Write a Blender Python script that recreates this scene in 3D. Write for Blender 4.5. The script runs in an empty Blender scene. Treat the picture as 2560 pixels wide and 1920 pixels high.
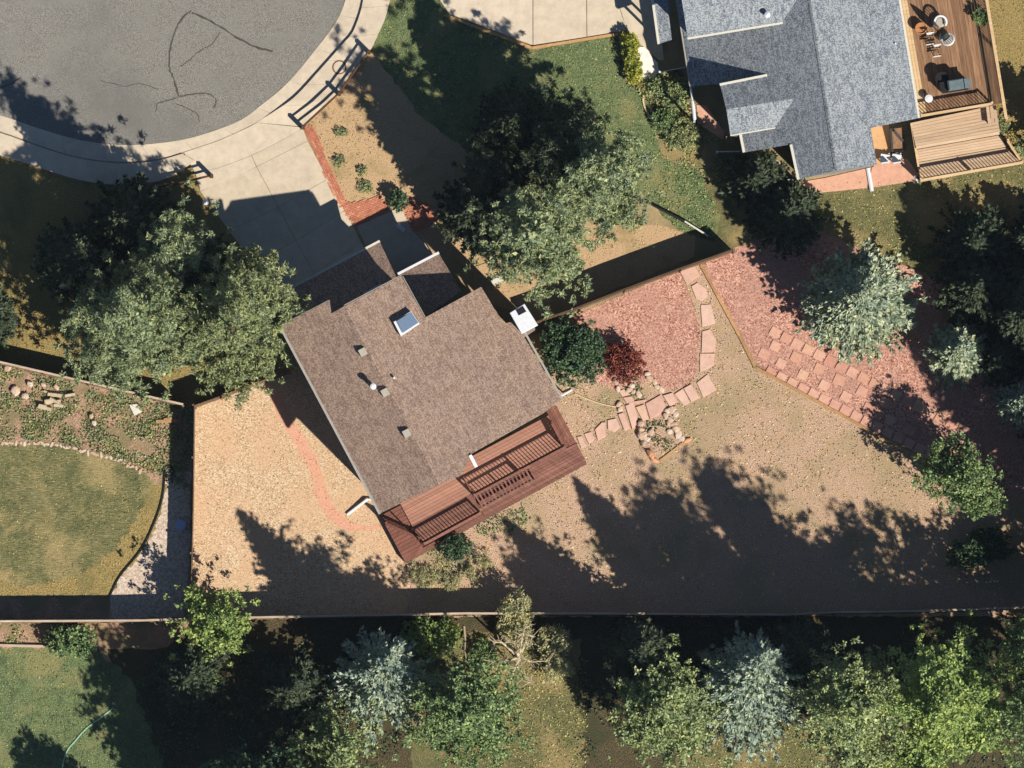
import bpy, math, random
import numpy as np
from mathutils import Vector, noise as mnoise

random.seed(7)
RNG = np.random.default_rng(7)
SC = bpy.context.scene
COL = SC.collection

# ------------------------------------------------------------------ camera, sky, sun, exposure
DIST = 800.0
TILT = math.radians(3.0)
TT = math.tan(TILT)
cam_d = bpy.data.cameras.new("camera")
cam_d.sensor_fit = 'HORIZONTAL'
cam_d.sensor_width = 36.0
cam_d.lens = 36.0 * DIST / 51.2
cam_d.clip_start = 10.0
cam_d.clip_end = 4000.0
cam = bpy.data.objects.new("camera", cam_d)
COL.objects.link(cam)
cam.location = (0, -DIST * math.sin(TILT), DIST * math.cos(TILT))
cam.rotation_euler = (TILT, 0, 0)
SC.camera = cam

SHX, SHY = -0.72, 0.72            # ground shadow of a 1 m pole, metres
SUN_EL = math.atan(1 / math.hypot(SHX, SHY))
SUN_AZ = math.atan2(-SHX, -SHY)   # clockwise from +Y
world = bpy.data.worlds.new("World")
SC.world = world
world.use_nodes = True
wn = world.node_tree
sky = wn.nodes.new("ShaderNodeTexSky")
sky.sky_type = 'NISHITA'
sky.sun_disc = False
sky.sun_elevation = SUN_EL
sky.sun_rotation = SUN_AZ
sky.altitude = 1600
sky.dust_density = 0.3
sky.ozone_density = 3.0
bg = wn.nodes["Background"]
bg.inputs[1].default_value = 0.055
wn.links.new(sky.outputs[0], bg.inputs[0])

sun_d = bpy.data.lights.new("sun", 'SUN')
sun_d.energy = 5.0
sun_d.angle = math.radians(0.53)
sun_d.color = (1.0, 0.905, 0.785)
sun = bpy.data.objects.new("sun", sun_d)
COL.objects.link(sun)
sun.rotation_euler = Vector((-SHX, -SHY, 1)).to_track_quat('Z', 'Y').to_euler()
sun.location = (30, -30, 60)

SC.view_settings.view_transform = 'Standard'
SC.view_settings.look = 'None'
SC.view_settings.gamma = 1
SC.view_settings.use_curve_mapping = False
SC.view_settings.exposure = 0.54

# ------------------------------------------------------------------ helpers
K = (1.50, 1.36, 1.18)            # lit radiance of a white horizontal surface, used only to turn seen colours into albedo


def lin(v):
    v /= 255.0
    return v / 12.92 if v <= 0.04045 else ((v + 0.055) / 1.055) ** 2.4


def A(r, g, b, gain=1.0):
    """albedo of a surface that is seen as r, g, b in full sun"""
    return tuple(min(0.85, max(0.004, gain * lin(c) / k)) for c, k in zip((r, g, b), K)) + (1.0,)


def W(px, py, z=0.0):
    """photograph pixel of a point at height z -> metres on the map"""
    s = (1 - z / DIST) / 50.0
    return ((px - 1280) * s, (960 - py) * s / math.cos(TILT) - z * TT)


def P(px, py, z=0.0):
    x, y = W(px, py, z)
    return (x, y, z)


def nd(nt, kind, **kw):
    n = nt.nodes.new(kind)
    for k, v in kw.items():
        setattr(n, k, v)
    return n


def new_mat(name, rough=0.85, spec=0.2):
    m = bpy.data.materials.new(name)
    m.use_nodes = True
    nt = m.node_tree
    p = nt.nodes["Principled BSDF"]
    p.inputs["Roughness"].default_value = rough
    p.inputs["Specular IOR Level"].default_value = spec
    return m, nt, p


def tex_noise(nt, vec, scale, detail=4, rough=0.6, dist=0.0):
    n = nd(nt, "ShaderNodeTexNoise")
    n.inputs["Scale"].default_value = scale
    n.inputs["Detail"].default_value = detail
    n.inputs["Roughness"].default_value = rough
    n.inputs["Distortion"].default_value = dist
    nt.links.new(vec, n.inputs["Vector"])
    return n.outputs[0]


def ramp(nt, fac, stops):
    r = nd(nt, "ShaderNodeValToRGB")
    e = r.color_ramp.elements
    while len(e) < len(stops):
        e.new(0.5)
    for el, (p, c) in zip(e, stops):
        el.position = p
        el.color = c
    nt.links.new(fac, r.inputs[0])
    return r.outputs[0]


def mix(nt, fac, a, b, mode='MIX'):
    m = nd(nt, "ShaderNodeMix", data_type='RGBA', blend_type=mode)
    for sock, v in ((m.inputs[0], fac), (m.inputs[6], a), (m.inputs[7], b)):
        if hasattr(v, "is_output"):
            nt.links.new(v, sock)
        else:
            sock.default_value = v
    return m.outputs[2]


def bump(nt, p, h, strength, dist):
    b = nd(nt, "ShaderNodeBump")
    b.inputs["Strength"].default_value = strength
    b.inputs["Distance"].default_value = dist
    nt.links.new(h, b.inputs["Height"])
    nt.links.new(b.outputs[0], p.inputs["Normal"])


BW = ((0, 0, 0, 1), (1, 1, 1, 1))


def ground_mat(name, c, macro=None, fine=14.0, mscale=0.5, mlo=0.42, mhi=0.62, bstr=0.6, bdist=0.05, vor=None, rough=0.9,
               mid=None, midscale=2.5, stretch=None):
    """c: 2-3 colours mixed by fine noise; macro: colour of broad patches; mid: colour of middle sized patches; vor: chip size per metre"""
    m, nt, p = new_mat(name, rough, 0.15)
    vec = nd(nt, "ShaderNodeTexCoord").outputs["Object"]
    v2 = vec
    if stretch:
        mp = nd(nt, "ShaderNodeMapping")
        mp.inputs["Scale"].default_value = (stretch[0], stretch[1], 1)
        mp.inputs["Rotation"].default_value = (0, 0, stretch[2])
        nt.links.new(vec, mp.inputs[0])
        v2 = mp.outputs[0]
    if vor:
        v = nd(nt, "ShaderNodeTexVoronoi")
        v.inputs["Scale"].default_value = vor
        nt.links.new(v2, v.inputs["Vector"])
        sep = nd(nt, "ShaderNodeSeparateColor")
        nt.links.new(v.outputs["Color"], sep.inputs[0])
        f = sep.outputs[0]
        hgt = f
    else:
        f = tex_noise(nt, v2, fine, 5, 0.75)
        hgt = f
    n = len(c)
    lo, hi = (0.05, 0.95) if vor else (0.36, 0.66)
    col = ramp(nt, f, [(lo + (hi - lo) * i / (n - 1), c[i]) for i in range(n)])
    if mid:
        g = tex_noise(nt, vec, midscale, 4, 0.65, 0.3)
        col = mix(nt, ramp(nt, g, [(0.47, BW[0]), (0.62, BW[1])]), col, mix(nt, 0.6, col, mid))
    if macro:
        g = tex_noise(nt, vec, mscale, 5, 0.6, 0.4)
        col = mix(nt, ramp(nt, g, [(mlo, BW[0]), (mhi, BW[1])]), col, mix(nt, 0.75, col, macro))
    nt.links.new(col, p.inputs["Base Color"])
    bump(nt, p, hgt, bstr, bdist)
    return m


def plain(name, c, rough=0.7, var=0.18, scale=6.0, spec=0.3, metal=0.0, c2=None):
    m, nt, p = new_mat(name, rough, spec)
    vec = nd(nt, "ShaderNodeTexCoord").outputs["Object"]
    f = tex_noise(nt, vec, scale, 5, 0.7)
    d = c2 or tuple(x * (1 - 2.2 * var) for x in c[:3]) + (1,)
    nt.links.new(ramp(nt, f, [(0.35, d), (0.62, c)]), p.inputs["Base Color"])
    p.inputs["Metallic"].default_value = metal
    bump(nt, p, f, 0.25, 0.01)
    return m


def wood_mat(name, c1, c2, ang, rough=0.8, per_obj=0.35):
    """boards: grain runs along ang (radians on the map), each board its own tint"""
    m, nt, p = new_mat(name, rough, 0.2)
    vec = nd(nt, "ShaderNodeTexCoord").outputs["Object"]
    mp = nd(nt, "ShaderNodeMapping", vector_type='TEXTURE')
    mp.inputs["Rotation"].default_value = (0, 0, ang)
    mp.inputs["Scale"].default_value = (9.0, 0.6, 0.6)
    nt.links.new(vec, mp.inputs[0])
    f = tex_noise(nt, mp.outputs[0], 8, 5, 0.7)
    col = ramp(nt, f, [(0.34, c1), (0.66, c2)])
    oi = nd(nt, "ShaderNodeObjectInfo")
    isl = nd(nt, "ShaderNodeNewGeometry")
    ad = nd(nt, "ShaderNodeMath", operation='ADD')
    nt.links.new(oi.outputs["Random"], ad.inputs[0])
    nt.links.new(isl.outputs["Random Per Island"], ad.inputs[1])
    fr = nd(nt, "ShaderNodeMath", operation='FRACT')
    nt.links.new(ad.outputs[0], fr.inputs[0])
    tint = ramp(nt, fr.outputs[0], [(0.0, (1 - per_obj,) * 3 + (1,)), (1.0, (1.0, 1.0, 1.0, 1))])
    col = mix(nt, 1.0, col, tint, 'MULTIPLY')
    st = tex_noise(nt, vec, 1.3, 4, 0.6)
    col = mix(nt, ramp(nt, st, [(0.45, BW[0]), (0.7, BW[1])]), col, mix(nt, 0.45, col, c1))
    nt.links.new(col, p.inputs["Base Color"])
    bump(nt, p, f, 0.3, 0.01)
    return m


def leaf_mat(name, cols, trans=0.13, rough=0.65):
    m, nt, p = new_mat(name, rough, 0.25)
    g = nd(nt, "ShaderNodeNewGeometry")
    n = len(cols)
    col = ramp(nt, g.outputs["Random Per Island"], [(i / max(1, n - 1), c) for i, c in enumerate(cols)])
    vec = nd(nt, "ShaderNodeTexCoord").outputs["Object"]
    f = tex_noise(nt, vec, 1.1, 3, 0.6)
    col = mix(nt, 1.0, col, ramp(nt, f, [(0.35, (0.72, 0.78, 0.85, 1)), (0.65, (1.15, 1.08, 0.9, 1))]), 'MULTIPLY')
    nt.links.new(col, p.inputs["Base Color"])
    tr = nd(nt, "ShaderNodeBsdfTranslucent")
    nt.links.new(col, tr.inputs[0])
    mx = nd(nt, "ShaderNodeMixShader")
    mx.inputs[0].default_value = trans
    nt.links.new(p.outputs[0], mx.inputs[1])
    nt.links.new(tr.outputs[0], mx.inputs[2])
    nt.links.new(mx.outputs[0], nt.nodes["Material Output"].inputs[0])
    return m


def piece_mat(name, cols, var_scale=5.0, rough=0.85, bstr=0.4, amount=0.35):
    """stones, bricks, pavers: every piece picks its own tint"""
    m, nt, p = new_mat(name, rough, 0.2)
    oi = nd(nt, "ShaderNodeObjectInfo")
    isl = nd(nt, "ShaderNodeNewGeometry")
    ad = nd(nt, "ShaderNodeMath", operation='ADD')
    nt.links.new(oi.outputs["Random"], ad.inputs[0])
    nt.links.new(isl.outputs["Random Per Island"], ad.inputs[1])
    fr = nd(nt, "ShaderNodeMath", operation='FRACT')
    nt.links.new(ad.outputs[0], fr.inputs[0])
    n = len(cols)
    col = ramp(nt, fr.outputs[0], [(i / max(1, n - 1), c) for i, c in enumerate(cols)])
    vec = nd(nt, "ShaderNodeTexCoord").outputs["Object"]
    f = tex_noise(nt, vec, var_scale, 6, 0.75)
    col = mix(nt, 1.0, col, ramp(nt, f, [(0.32, (1 - amount,) * 3 + (1,)), (0.62, (1.04, 1.04, 1.04, 1))]), 'MULTIPLY')
    nt.links.new(col, p.inputs["Base Color"])
    f2 = tex_noise(nt, vec, 40, 3, 0.7)
    bump(nt, p, f2, bstr, 0.01)
    return m


OFF = {}


def link(name, me, mat, parent=None, kind=None, label=None):
    o = bpy.data.objects.new(name, me)
    COL.objects.link(o)
    if mat is not None and not me.materials:
        me.materials.append(mat)
    if parent is not None:
        o.parent = parent
        OFF[o.name] = OFF.get(parent.name, (0, 0, 0))
    if kind:
        o["kind"] = kind
    if label:
        o["label"] = label
    return o


def tag(o, label, cat, group=None):
    o["label"] = label
    o["category"] = cat
    if group:
        o["group"] = group
    return o


def thing(name, label, cat, loc=(0, 0, 0), group=None):
    o = bpy.data.objects.new(name, None)
    o.empty_display_size = 0.3
    COL.objects.link(o)
    o.location = loc
    OFF[o.name] = tuple(loc)
    return tag(o, label, cat, group)


def copy_tree(o, parent=None):
    c = o.copy()
    COL.objects.link(c)
    if parent is not None:
        c.parent = parent
    for ch in list(o.children):
        copy_tree(ch, c)
    return c


class MB:
    """collects shapes in map metres; build() links them as ONE mesh object"""

    def __init__(self):
        self.v, self.f = [], []

    def poly(self, pts):
        i = len(self.v)
        self.v += [tuple(q) for q in pts]
        self.f.append(tuple(range(i, i + len(pts))))
        return self

    def slab(self, top, th):
        """solid under the 3D outline top (any order), th thick downwards"""
        n = len(top)
        ar = sum(top[i][0] * top[(i + 1) % n][1] - top[(i + 1) % n][0] * top[i][1] for i in range(n))
        if ar < 0:
            top = top[::-1]
        i = len(self.v)
        self.v += [tuple(q) for q in top] + [(q[0], q[1], q[2] - (th if not callable(th) else th(q))) for q in top]
        self.f.append(tuple(range(i, i + n)))
        self.f.append(tuple(range(i + 2 * n - 1, i + n - 1, -1)))
        for k in range(n):
            j = (k + 1) % n
            self.f.append((i + k, i + n + k, i + n + j, i + j))
        return self

    def prism(self, pts2, z0, z1):
        return self.slab([(x, y, z1) for x, y in pts2], z1 - z0)

    def stone(self, pts2, z0, z1, ins=0.02):
        """prism with a chamfered top edge"""
        n = len(pts2)
        ar = sum(pts2[i][0] * pts2[(i + 1) % n][1] - pts2[(i + 1) % n][0] * pts2[i][1] for i in range(n))
        if ar < 0:
            pts2 = pts2[::-1]
        cx = sum(q[0] for q in pts2) / n
        cy = sum(q[1] for q in pts2) / n
        i = len(self.v)
        for z, d in ((z0, 0), (z1 - ins, 0), (z1, ins)):
            for x, y in pts2:
                r = math.hypot(x - cx, y - cy) or 1
                s = max(0.3, 1 - d / r)
                self.v.append((cx + (x - cx) * s, cy + (y - cy) * s, z))
        for a in (0, n):
            for k in range(n):
                j = (k + 1) % n
                self.f.append((i + a + k, i + a + j, i + a + n + j, i + a + n + k))
        self.f.append(tuple(range(i + 2 * n, i + 3 * n)))
        return self

    def beam(self, p, q, w, h):
        """rectangular bar between two 3D points, w wide sideways, h high"""
        p, q = Vector(p), Vector(q)
        d = (q - p).normalized()
        s = d.cross(Vector((0, 0, 1)))
        s = s.normalized() if s.length > 1e-4 else Vector((1, 0, 0))
        u = s.cross(d)
        i = len(self.v)
        for e in (p, q):
            for a, b in ((-1, -1), (1, -1), (1, 1), (-1, 1)):
                self.v.append(tuple(e + s * a * w / 2 + u * b * h / 2))
        self.f += [(i, i + 1, i + 2, i + 3), (i + 7, i + 6, i + 5, i + 4)]
        for k in range(4):
            j = (k + 1) % 4
            self.f.append((i + k, i + 4 + k, i + 4 + j, i + j))
        return self

    def box(self, c, sx, sy, z0, z1, rz=0.0):
        ca, sa = math.cos(rz), math.sin(rz)
        pts = [(c[0] + ca * x * sx / 2 - sa * y * sy / 2, c[1] + sa * x * sx / 2 + ca * y * sy / 2)
               for x, y in ((-1, -1), (1, -1), (1, 1), (-1, 1))]
        return self.prism(pts, z0, z1)

    def tube(self, pts, r, n=6, cap=True):
        pts = [Vector(p) for p in pts]
        rs = r if isinstance(r, (list, tuple)) else [r] * len(pts)
        i = len(self.v)
        for k, p in enumerate(pts):
            d = (pts[min(k + 1, len(pts) - 1)] - pts[max(k - 1, 0)]).normalized()
            s = d.cross(Vector((0, 0, 1)))
            s = s.normalized() if s.length > 1e-3 else Vector((1, 0, 0))
            u = s.cross(d)
            for a in range(n):
                t = 2 * math.pi * a / n
                self.v.append(tuple(p + (s * math.cos(t) + u * math.sin(t)) * rs[k]))
        for k in range(len(pts) - 1):
            for a in range(n):
                b = (a + 1) % n
                self.f.append((i + k * n + a, i + k * n + b, i + (k + 1) * n + b, i + (k + 1) * n + a))
        if cap:
            self.f.append(tuple(range(i + n - 1, i - 1, -1)))
            e = i + (len(pts) - 1) * n
            self.f.append(tuple(range(e, e + n)))
        return self

    def lathe(self, c, prof, n=16):
        """prof: (radius, z) from bottom to top round the vertical through c"""
        i = len(self.v)
        for r, z in prof:
            for a in range(n):
                t = 2 * math.pi * a / n
                self.v.append((c[0] + r * math.cos(t), c[1] + r * math.sin(t), z))
        for k in range(len(prof) - 1):
            for a in range(n):
                b = (a + 1) % n
                self.f.append((i + k * n + a, i + k * n + b, i + (k + 1) * n + b, i + (k + 1) * n + a))
        self.f.append(tuple(range(i + n - 1, i - 1, -1)))
        e = i + (len(prof) - 1) * n
        self.f.append(tuple(range(e, e + n)))
        return self

    def rock(self, c, rx, ry, h, rz, seed):
        """uneven boulder standing on the ground at c"""
        r = random.Random(seed)
        i = len(self.v)
        n = 9
        ca, sa = math.cos(rz), math.sin(rz)
        jit = [r.uniform(0.78, 1.15) for _ in range(n)]
        for zz, s in ((-0.05, 0.95), (h * 0.45, 1.0), (h * 0.85, 0.78), (h, 0.4)):
            for a in range(n):
                t = 2 * math.pi * a / n
                q = s * jit[a] * r.uniform(0.93, 1.07)
                x, y = rx * q * math.cos(t), ry * q * math.sin(t)
                self.v.append((c[0] + ca * x - sa * y, c[1] + sa * x + ca * y, c[2] + zz * r.uniform(0.92, 1.06)))
        for k in range(3):
            for a in range(n):
                b = (a + 1) % n
                self.f.append((i + k * n + a, i + k * n + b, i + (k + 1) * n + b, i + (k + 1) * n + a))
        self.f.append(tuple(range(i + 3 * n, i + 4 * n)))
        return self

    def mesh(self, name, off=(0, 0, 0), smooth=False):
        me = bpy.data.meshes.new(name)
        me.from_pydata([(x - off[0], y - off[1], z - off[2]) for x, y, z in self.v], [], self.f)
        if smooth:
            me.polygons.foreach_set("use_smooth", [True] * len(me.polygons))
        me.update()
        return me

    def build(self, name, mat, parent=None, kind=None, label=None, smooth=False):
        off = OFF.get(parent.name, (0, 0, 0)) if parent is not None else (0, 0, 0)
        return link(name, self.mesh(name, off, smooth), mat, parent, kind, label)

    def solo(self, name, mat, label, cat, group=None, smooth=False):
        """a thing that is one mesh, its origin at its own place"""
        xs = [v[0] for v in self.v]
        ys = [v[1] for v in self.v]
        zs = [v[2] for v in self.v]
        off = ((min(xs) + max(xs)) / 2, (min(ys) + max(ys)) / 2, min(zs))
        o = link(name, self.mesh(name, off, smooth), mat)
        o.location = off
        OFF[o.name] = off
        return tag(o, label, cat, group)


def smooth_line(pts, n=6, closed=False):
    """Catmull-Rom through the points"""
    out = []
    m = len(pts)
    rng = range(m) if closed else range(m - 1)
    for i in rng:
        p0 = pts[(i - 1) % m] if closed else pts[max(i - 1, 0)]
        p1, p2 = pts[i], pts[(i + 1) % m]
        p3 = pts[(i + 2) % m] if closed else pts[min(i + 2, m - 1)]
        for k in range(n):
            t = k / n
            out.append(tuple(0.5 * (2 * b + (c - a) * t + (2 * a - 5 * b + 4 * c - d) * t * t + (3 * b - a - 3 * c + d) * t ** 3)
                             for a, b, c, d in zip(p0, p1, p2, p3)))
    if not closed:
        out.append(tuple(pts[-1]))
    return out


def rough_edge(pts, step=14, amp=4, seed=1):
    """outline in photo pixels, broken up like the edge of grass or chips"""
    r = random.Random(seed)
    out = []
    m = len(pts)
    for i in range(m):
        a, b = pts[i], pts[(i + 1) % m]
        L = math.hypot(b[0] - a[0], b[1] - a[1])
        n = max(1, int(L / step))
        for k in range(n):
            t = k / n
            out.append((a[0] + (b[0] - a[0]) * t + r.uniform(-amp, amp), a[1] + (b[1] - a[1]) * t + r.uniform(-amp, amp)))
    return out


def patch(name, px, mat, z, kind='structure', rough=None, seed=1, parent=None):
    if rough:
        px = rough_edge(px, rough[0], rough[1], seed)
    b = MB()
    pts = [W(x, y) for x, y in px]
    ar = sum(pts[i][0] * pts[(i + 1) % len(pts)][1] - pts[(i + 1) % len(pts)][0] * pts[i][1] for i in range(len(pts)))
    if ar < 0:
        pts = pts[::-1]
    b.poly([(x, y, z) for x, y in pts])
    return b.build(name, mat, parent, kind)


def inside(x, y, poly):
    poly = np.asarray(poly)
    res = np.zeros(len(x), bool)
    j = len(poly) - 1
    for i in range(len(poly)):
        xi, yi = poly[i]
        xj, yj = poly[j]
        c = ((yi > y) != (yj > y)) & (x < (xj - xi) * (y - yi) / (yj - yi + 1e-12) + xi)
        res ^= c
        j = i
    return res


def diamonds(name, C, U, V, mat, parent=None, kind=None):
    """one mesh of leaf or needle blades: centre, half length, half width"""
    n = len(C)
    co = np.empty((n, 4, 3), np.float32)
    co[:, 0] = C - U
    co[:, 1] = C - 0.15 * U - V
    co[:, 2] = C + U
    co[:, 3] = C - 0.15 * U + V
    if parent is not None:
        co -= np.asarray(OFF.get(parent.name, (0, 0, 0)), np.float32)
    me = bpy.data.meshes.new(name)
    me.vertices.add(n * 4)
    me.vertices.foreach_set("co", co.ravel())
    me.loops.add(n * 4)
    me.loops.foreach_set("vertex_index", np.arange(n * 4, dtype=np.int32))
    me.polygons.add(n)
    me.polygons.foreach_set("loop_start", np.arange(0, n * 4, 4, dtype=np.int32))
    me.polygons.foreach_set("loop_total", np.full(n, 4, np.int32))
    me.update()
    me.validate()
    return link(name, me, mat, parent, kind)


def unit(a):
    return a / (np.linalg.norm(a, axis=-1, keepdims=True) + 1e-9)


def perp(d, r):
    """random unit vectors at right angles to d"""
    return unit(np.cross(d, unit(r.normal(size=d.shape))))


def scatter(name, px, mat, per_m2, hl, hw, lean=0.8, seed=3, z=0.0, clump=None, thr=0.0, kind='stuff'):
    """short blades standing on an area outlined in photo pixels"""
    r = np.random.default_rng(seed)
    poly = [W(x, y) for x, y in px]
    xs = [q[0] for q in poly]
    ys = [q[1] for q in poly]
    n = int((max(xs) - min(xs)) * (max(ys) - min(ys)) * per_m2)
    x = r.uniform(min(xs), max(xs), n)
    y = r.uniform(min(ys), max(ys), n)
    k = inside(x, y, poly)
    x, y = x[k], y[k]
    if clump:
        v = np.array([mnoise.noise(Vector((a * clump, b * clump, seed * 3.7))) for a, b in zip(x, y)])
        k = v > thr
        x, y = x[k], y[k]
    n = len(x)
    d = unit(np.stack([r.normal(size=n) * lean, r.normal(size=n) * lean, np.abs(r.normal(size=n)) * 0.5 + 0.35], 1))
    L = r.uniform(hl * 0.6, hl * 1.4, n)[:, None]
    U = d * L
    V = perp(d, r) * r.uniform(hw * 0.6, hw * 1.4, n)[:, None]
    C = np.stack([x, y, np.full(n, z)], 1) + U * 0.9
    return diamonds(name, C, U, V, mat, None, kind)


# ------------------------------------------------------------------ trees
def wood_parts(t, base, h, r0, targets, bark, seed, lean=(0, 0)):
    """trunk and limbs of a tree; targets: points the limbs reach for"""
    b = MB()
    n = 7
    rr = random.Random(seed)
    pts, rad = [], []
    for k in range(n + 1):
        s = k / n
        pts.append((base[0] + lean[0] * s + rr.uniform(-1, 1) * 0.04 * h * s * 0.3, base[1] + lean[1] * s + rr.uniform(-1, 1) * 0.04 * h * s * 0.3, base[2] + h * s))
        rad.append(r0 * (1 - s) ** 0.8 + 0.02)
    rad[0] *= 1.35
    b.tube(pts, rad, 8)
    b.build("trunk", bark, t, smooth=True)
    if len(targets):
        g = MB()
        for q in targets:
            s = min(0.92, max(0.12, (q[2] - base[2]) / h - 0.12 * rr.uniform(0.4, 1.3)))
            a = Vector((base[0] + lean[0] * s, base[1] + lean[1] * s, base[2] + h * s))
            q = Vector(q)
            m = (a + q) / 2 + Vector((rr.uniform(-.1, .1), rr.uniform(-.1, .1), -0.06 * (q - a).length))
            w = max(0.02, 0.32 * (r0 * (1 - s) ** 0.8 + 0.02))
            g.tube([a, m, q], [w, w * 0.65, w * 0.25], 5, False)
        g.build("branches", bark, t, 'stuff')


def clump_tree(name, label, cat, px, py, h, lobes, leaf, bark, seed, nc=500, per=16, ll=0.14, lw=0.06, cr=0.28, gap=0.0, group=None,
               trunk_r=0.16, up=0.35, shell=0.5, nlimb=26, crown="crown", boughs=0, bs=0.3, inner=1.0):
    """px, py: pixel of the trunk foot; lobes: (dx, dy, z, rx, ry, rz) in metres about the foot"""
    r = np.random.default_rng(seed)
    base = P(px, py)
    t = thing(name, label, cat, base, group)
    L = np.array(lobes, float)
    vol = L[:, 3] * L[:, 4] + L[:, 4] * L[:, 5] + L[:, 3] * L[:, 5]
    pick = r.choice(len(L), nc * 2, p=vol / vol.sum())
    d = unit(r.normal(size=(nc * 2, 3)))
    rad = r.uniform(shell ** 3, 1, nc * 2) ** (1 / 3)
    l = L[pick]
    c = l[:, :3] + d * l[:, 3:6] * rad[:, None] * r.uniform(0.9, 1.08, (nc * 2, 1))
    keep = np.ones(len(c), bool)
    for q in L:
        e = np.linalg.norm((c - q[:3]) / q[3:6], axis=1)
        keep &= e > shell * 0.8
    keep &= c[:, 2] > 0.12
    v = np.array([mnoise.noise(Vector((a * 0.9 + seed, b * 0.9, z * 0.9))) for a, b, z in c])
    keep &= v > -0.55 + gap
    c, d = c[keep][:nc], d[keep][:nc]
    if boughs:
        c, d = c[:boughs], d[:boughs]
        k = max(1, nc // len(c))
        wgt = np.repeat(r.uniform(0.7, 1.3, len(c)), k)[:, None]
        c, d = np.repeat(c, k, 0), np.repeat(d, k, 0)
        f = np.array([1, 1, 0.35])
        c = c + d * f * r.normal(size=(len(c), 1)) * bs * 1.5 * wgt + r.normal(size=c.shape) * bs * 0.6 * wgt
    n = len(c)
    cc = np.repeat(c, per, 0)
    dd = np.repeat(d, per, 0)
    m = n * per
    e = unit(r.normal(size=(m, 3)) + dd * 0.6 + np.array([0, 0, up]))
    size = np.repeat(r.uniform(0.65, 1.25, n), per)[:, None]
    pos = cc + e * cr * size * r.uniform(0.25, 1.0, (m, 1))
    ax = unit(e + 0.7 * r.normal(size=(m, 3)))
    U = ax * ll * size * r.uniform(0.7, 1.2, (m, 1))
    V = perp(ax, r) * lw * r.uniform(0.7, 1.3, (m, 1))
    q_ = max(60, int(nc * inner * 3.5))
    li = L[r.choice(len(L), q_, p=vol / vol.sum())]
    ci = li[:, :3] + unit(r.normal(size=(q_, 3))) * li[:, 3:6] * (0.66 * r.uniform(0, 1, q_) ** 0.4)[:, None]
    ci[:, 2] = np.maximum(ci[:, 2], 0.15)
    ai = unit(r.normal(size=(q_, 3)))
    si = np.clip(li[:, 3:6].min(1) * 0.14, 0.05, 0.16)[:, None] * r.uniform(0.7, 1.2, (q_, 1))
    pos = np.concatenate([pos, ci])
    U = np.concatenate([U, ai * si])
    V = np.concatenate([V, perp(ai, r) * si * 0.6])
    B = np.array(base)
    tg = c[r.choice(n, min(nlimb, n), replace=False)] * np.array([0.9, 0.9, 0.97]) + B
    wood_parts(t, base, h, trunk_r, tg, bark, seed)
    diamonds(crown, pos + B, U, V, leaf, t, 'stuff')
    return t


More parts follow.
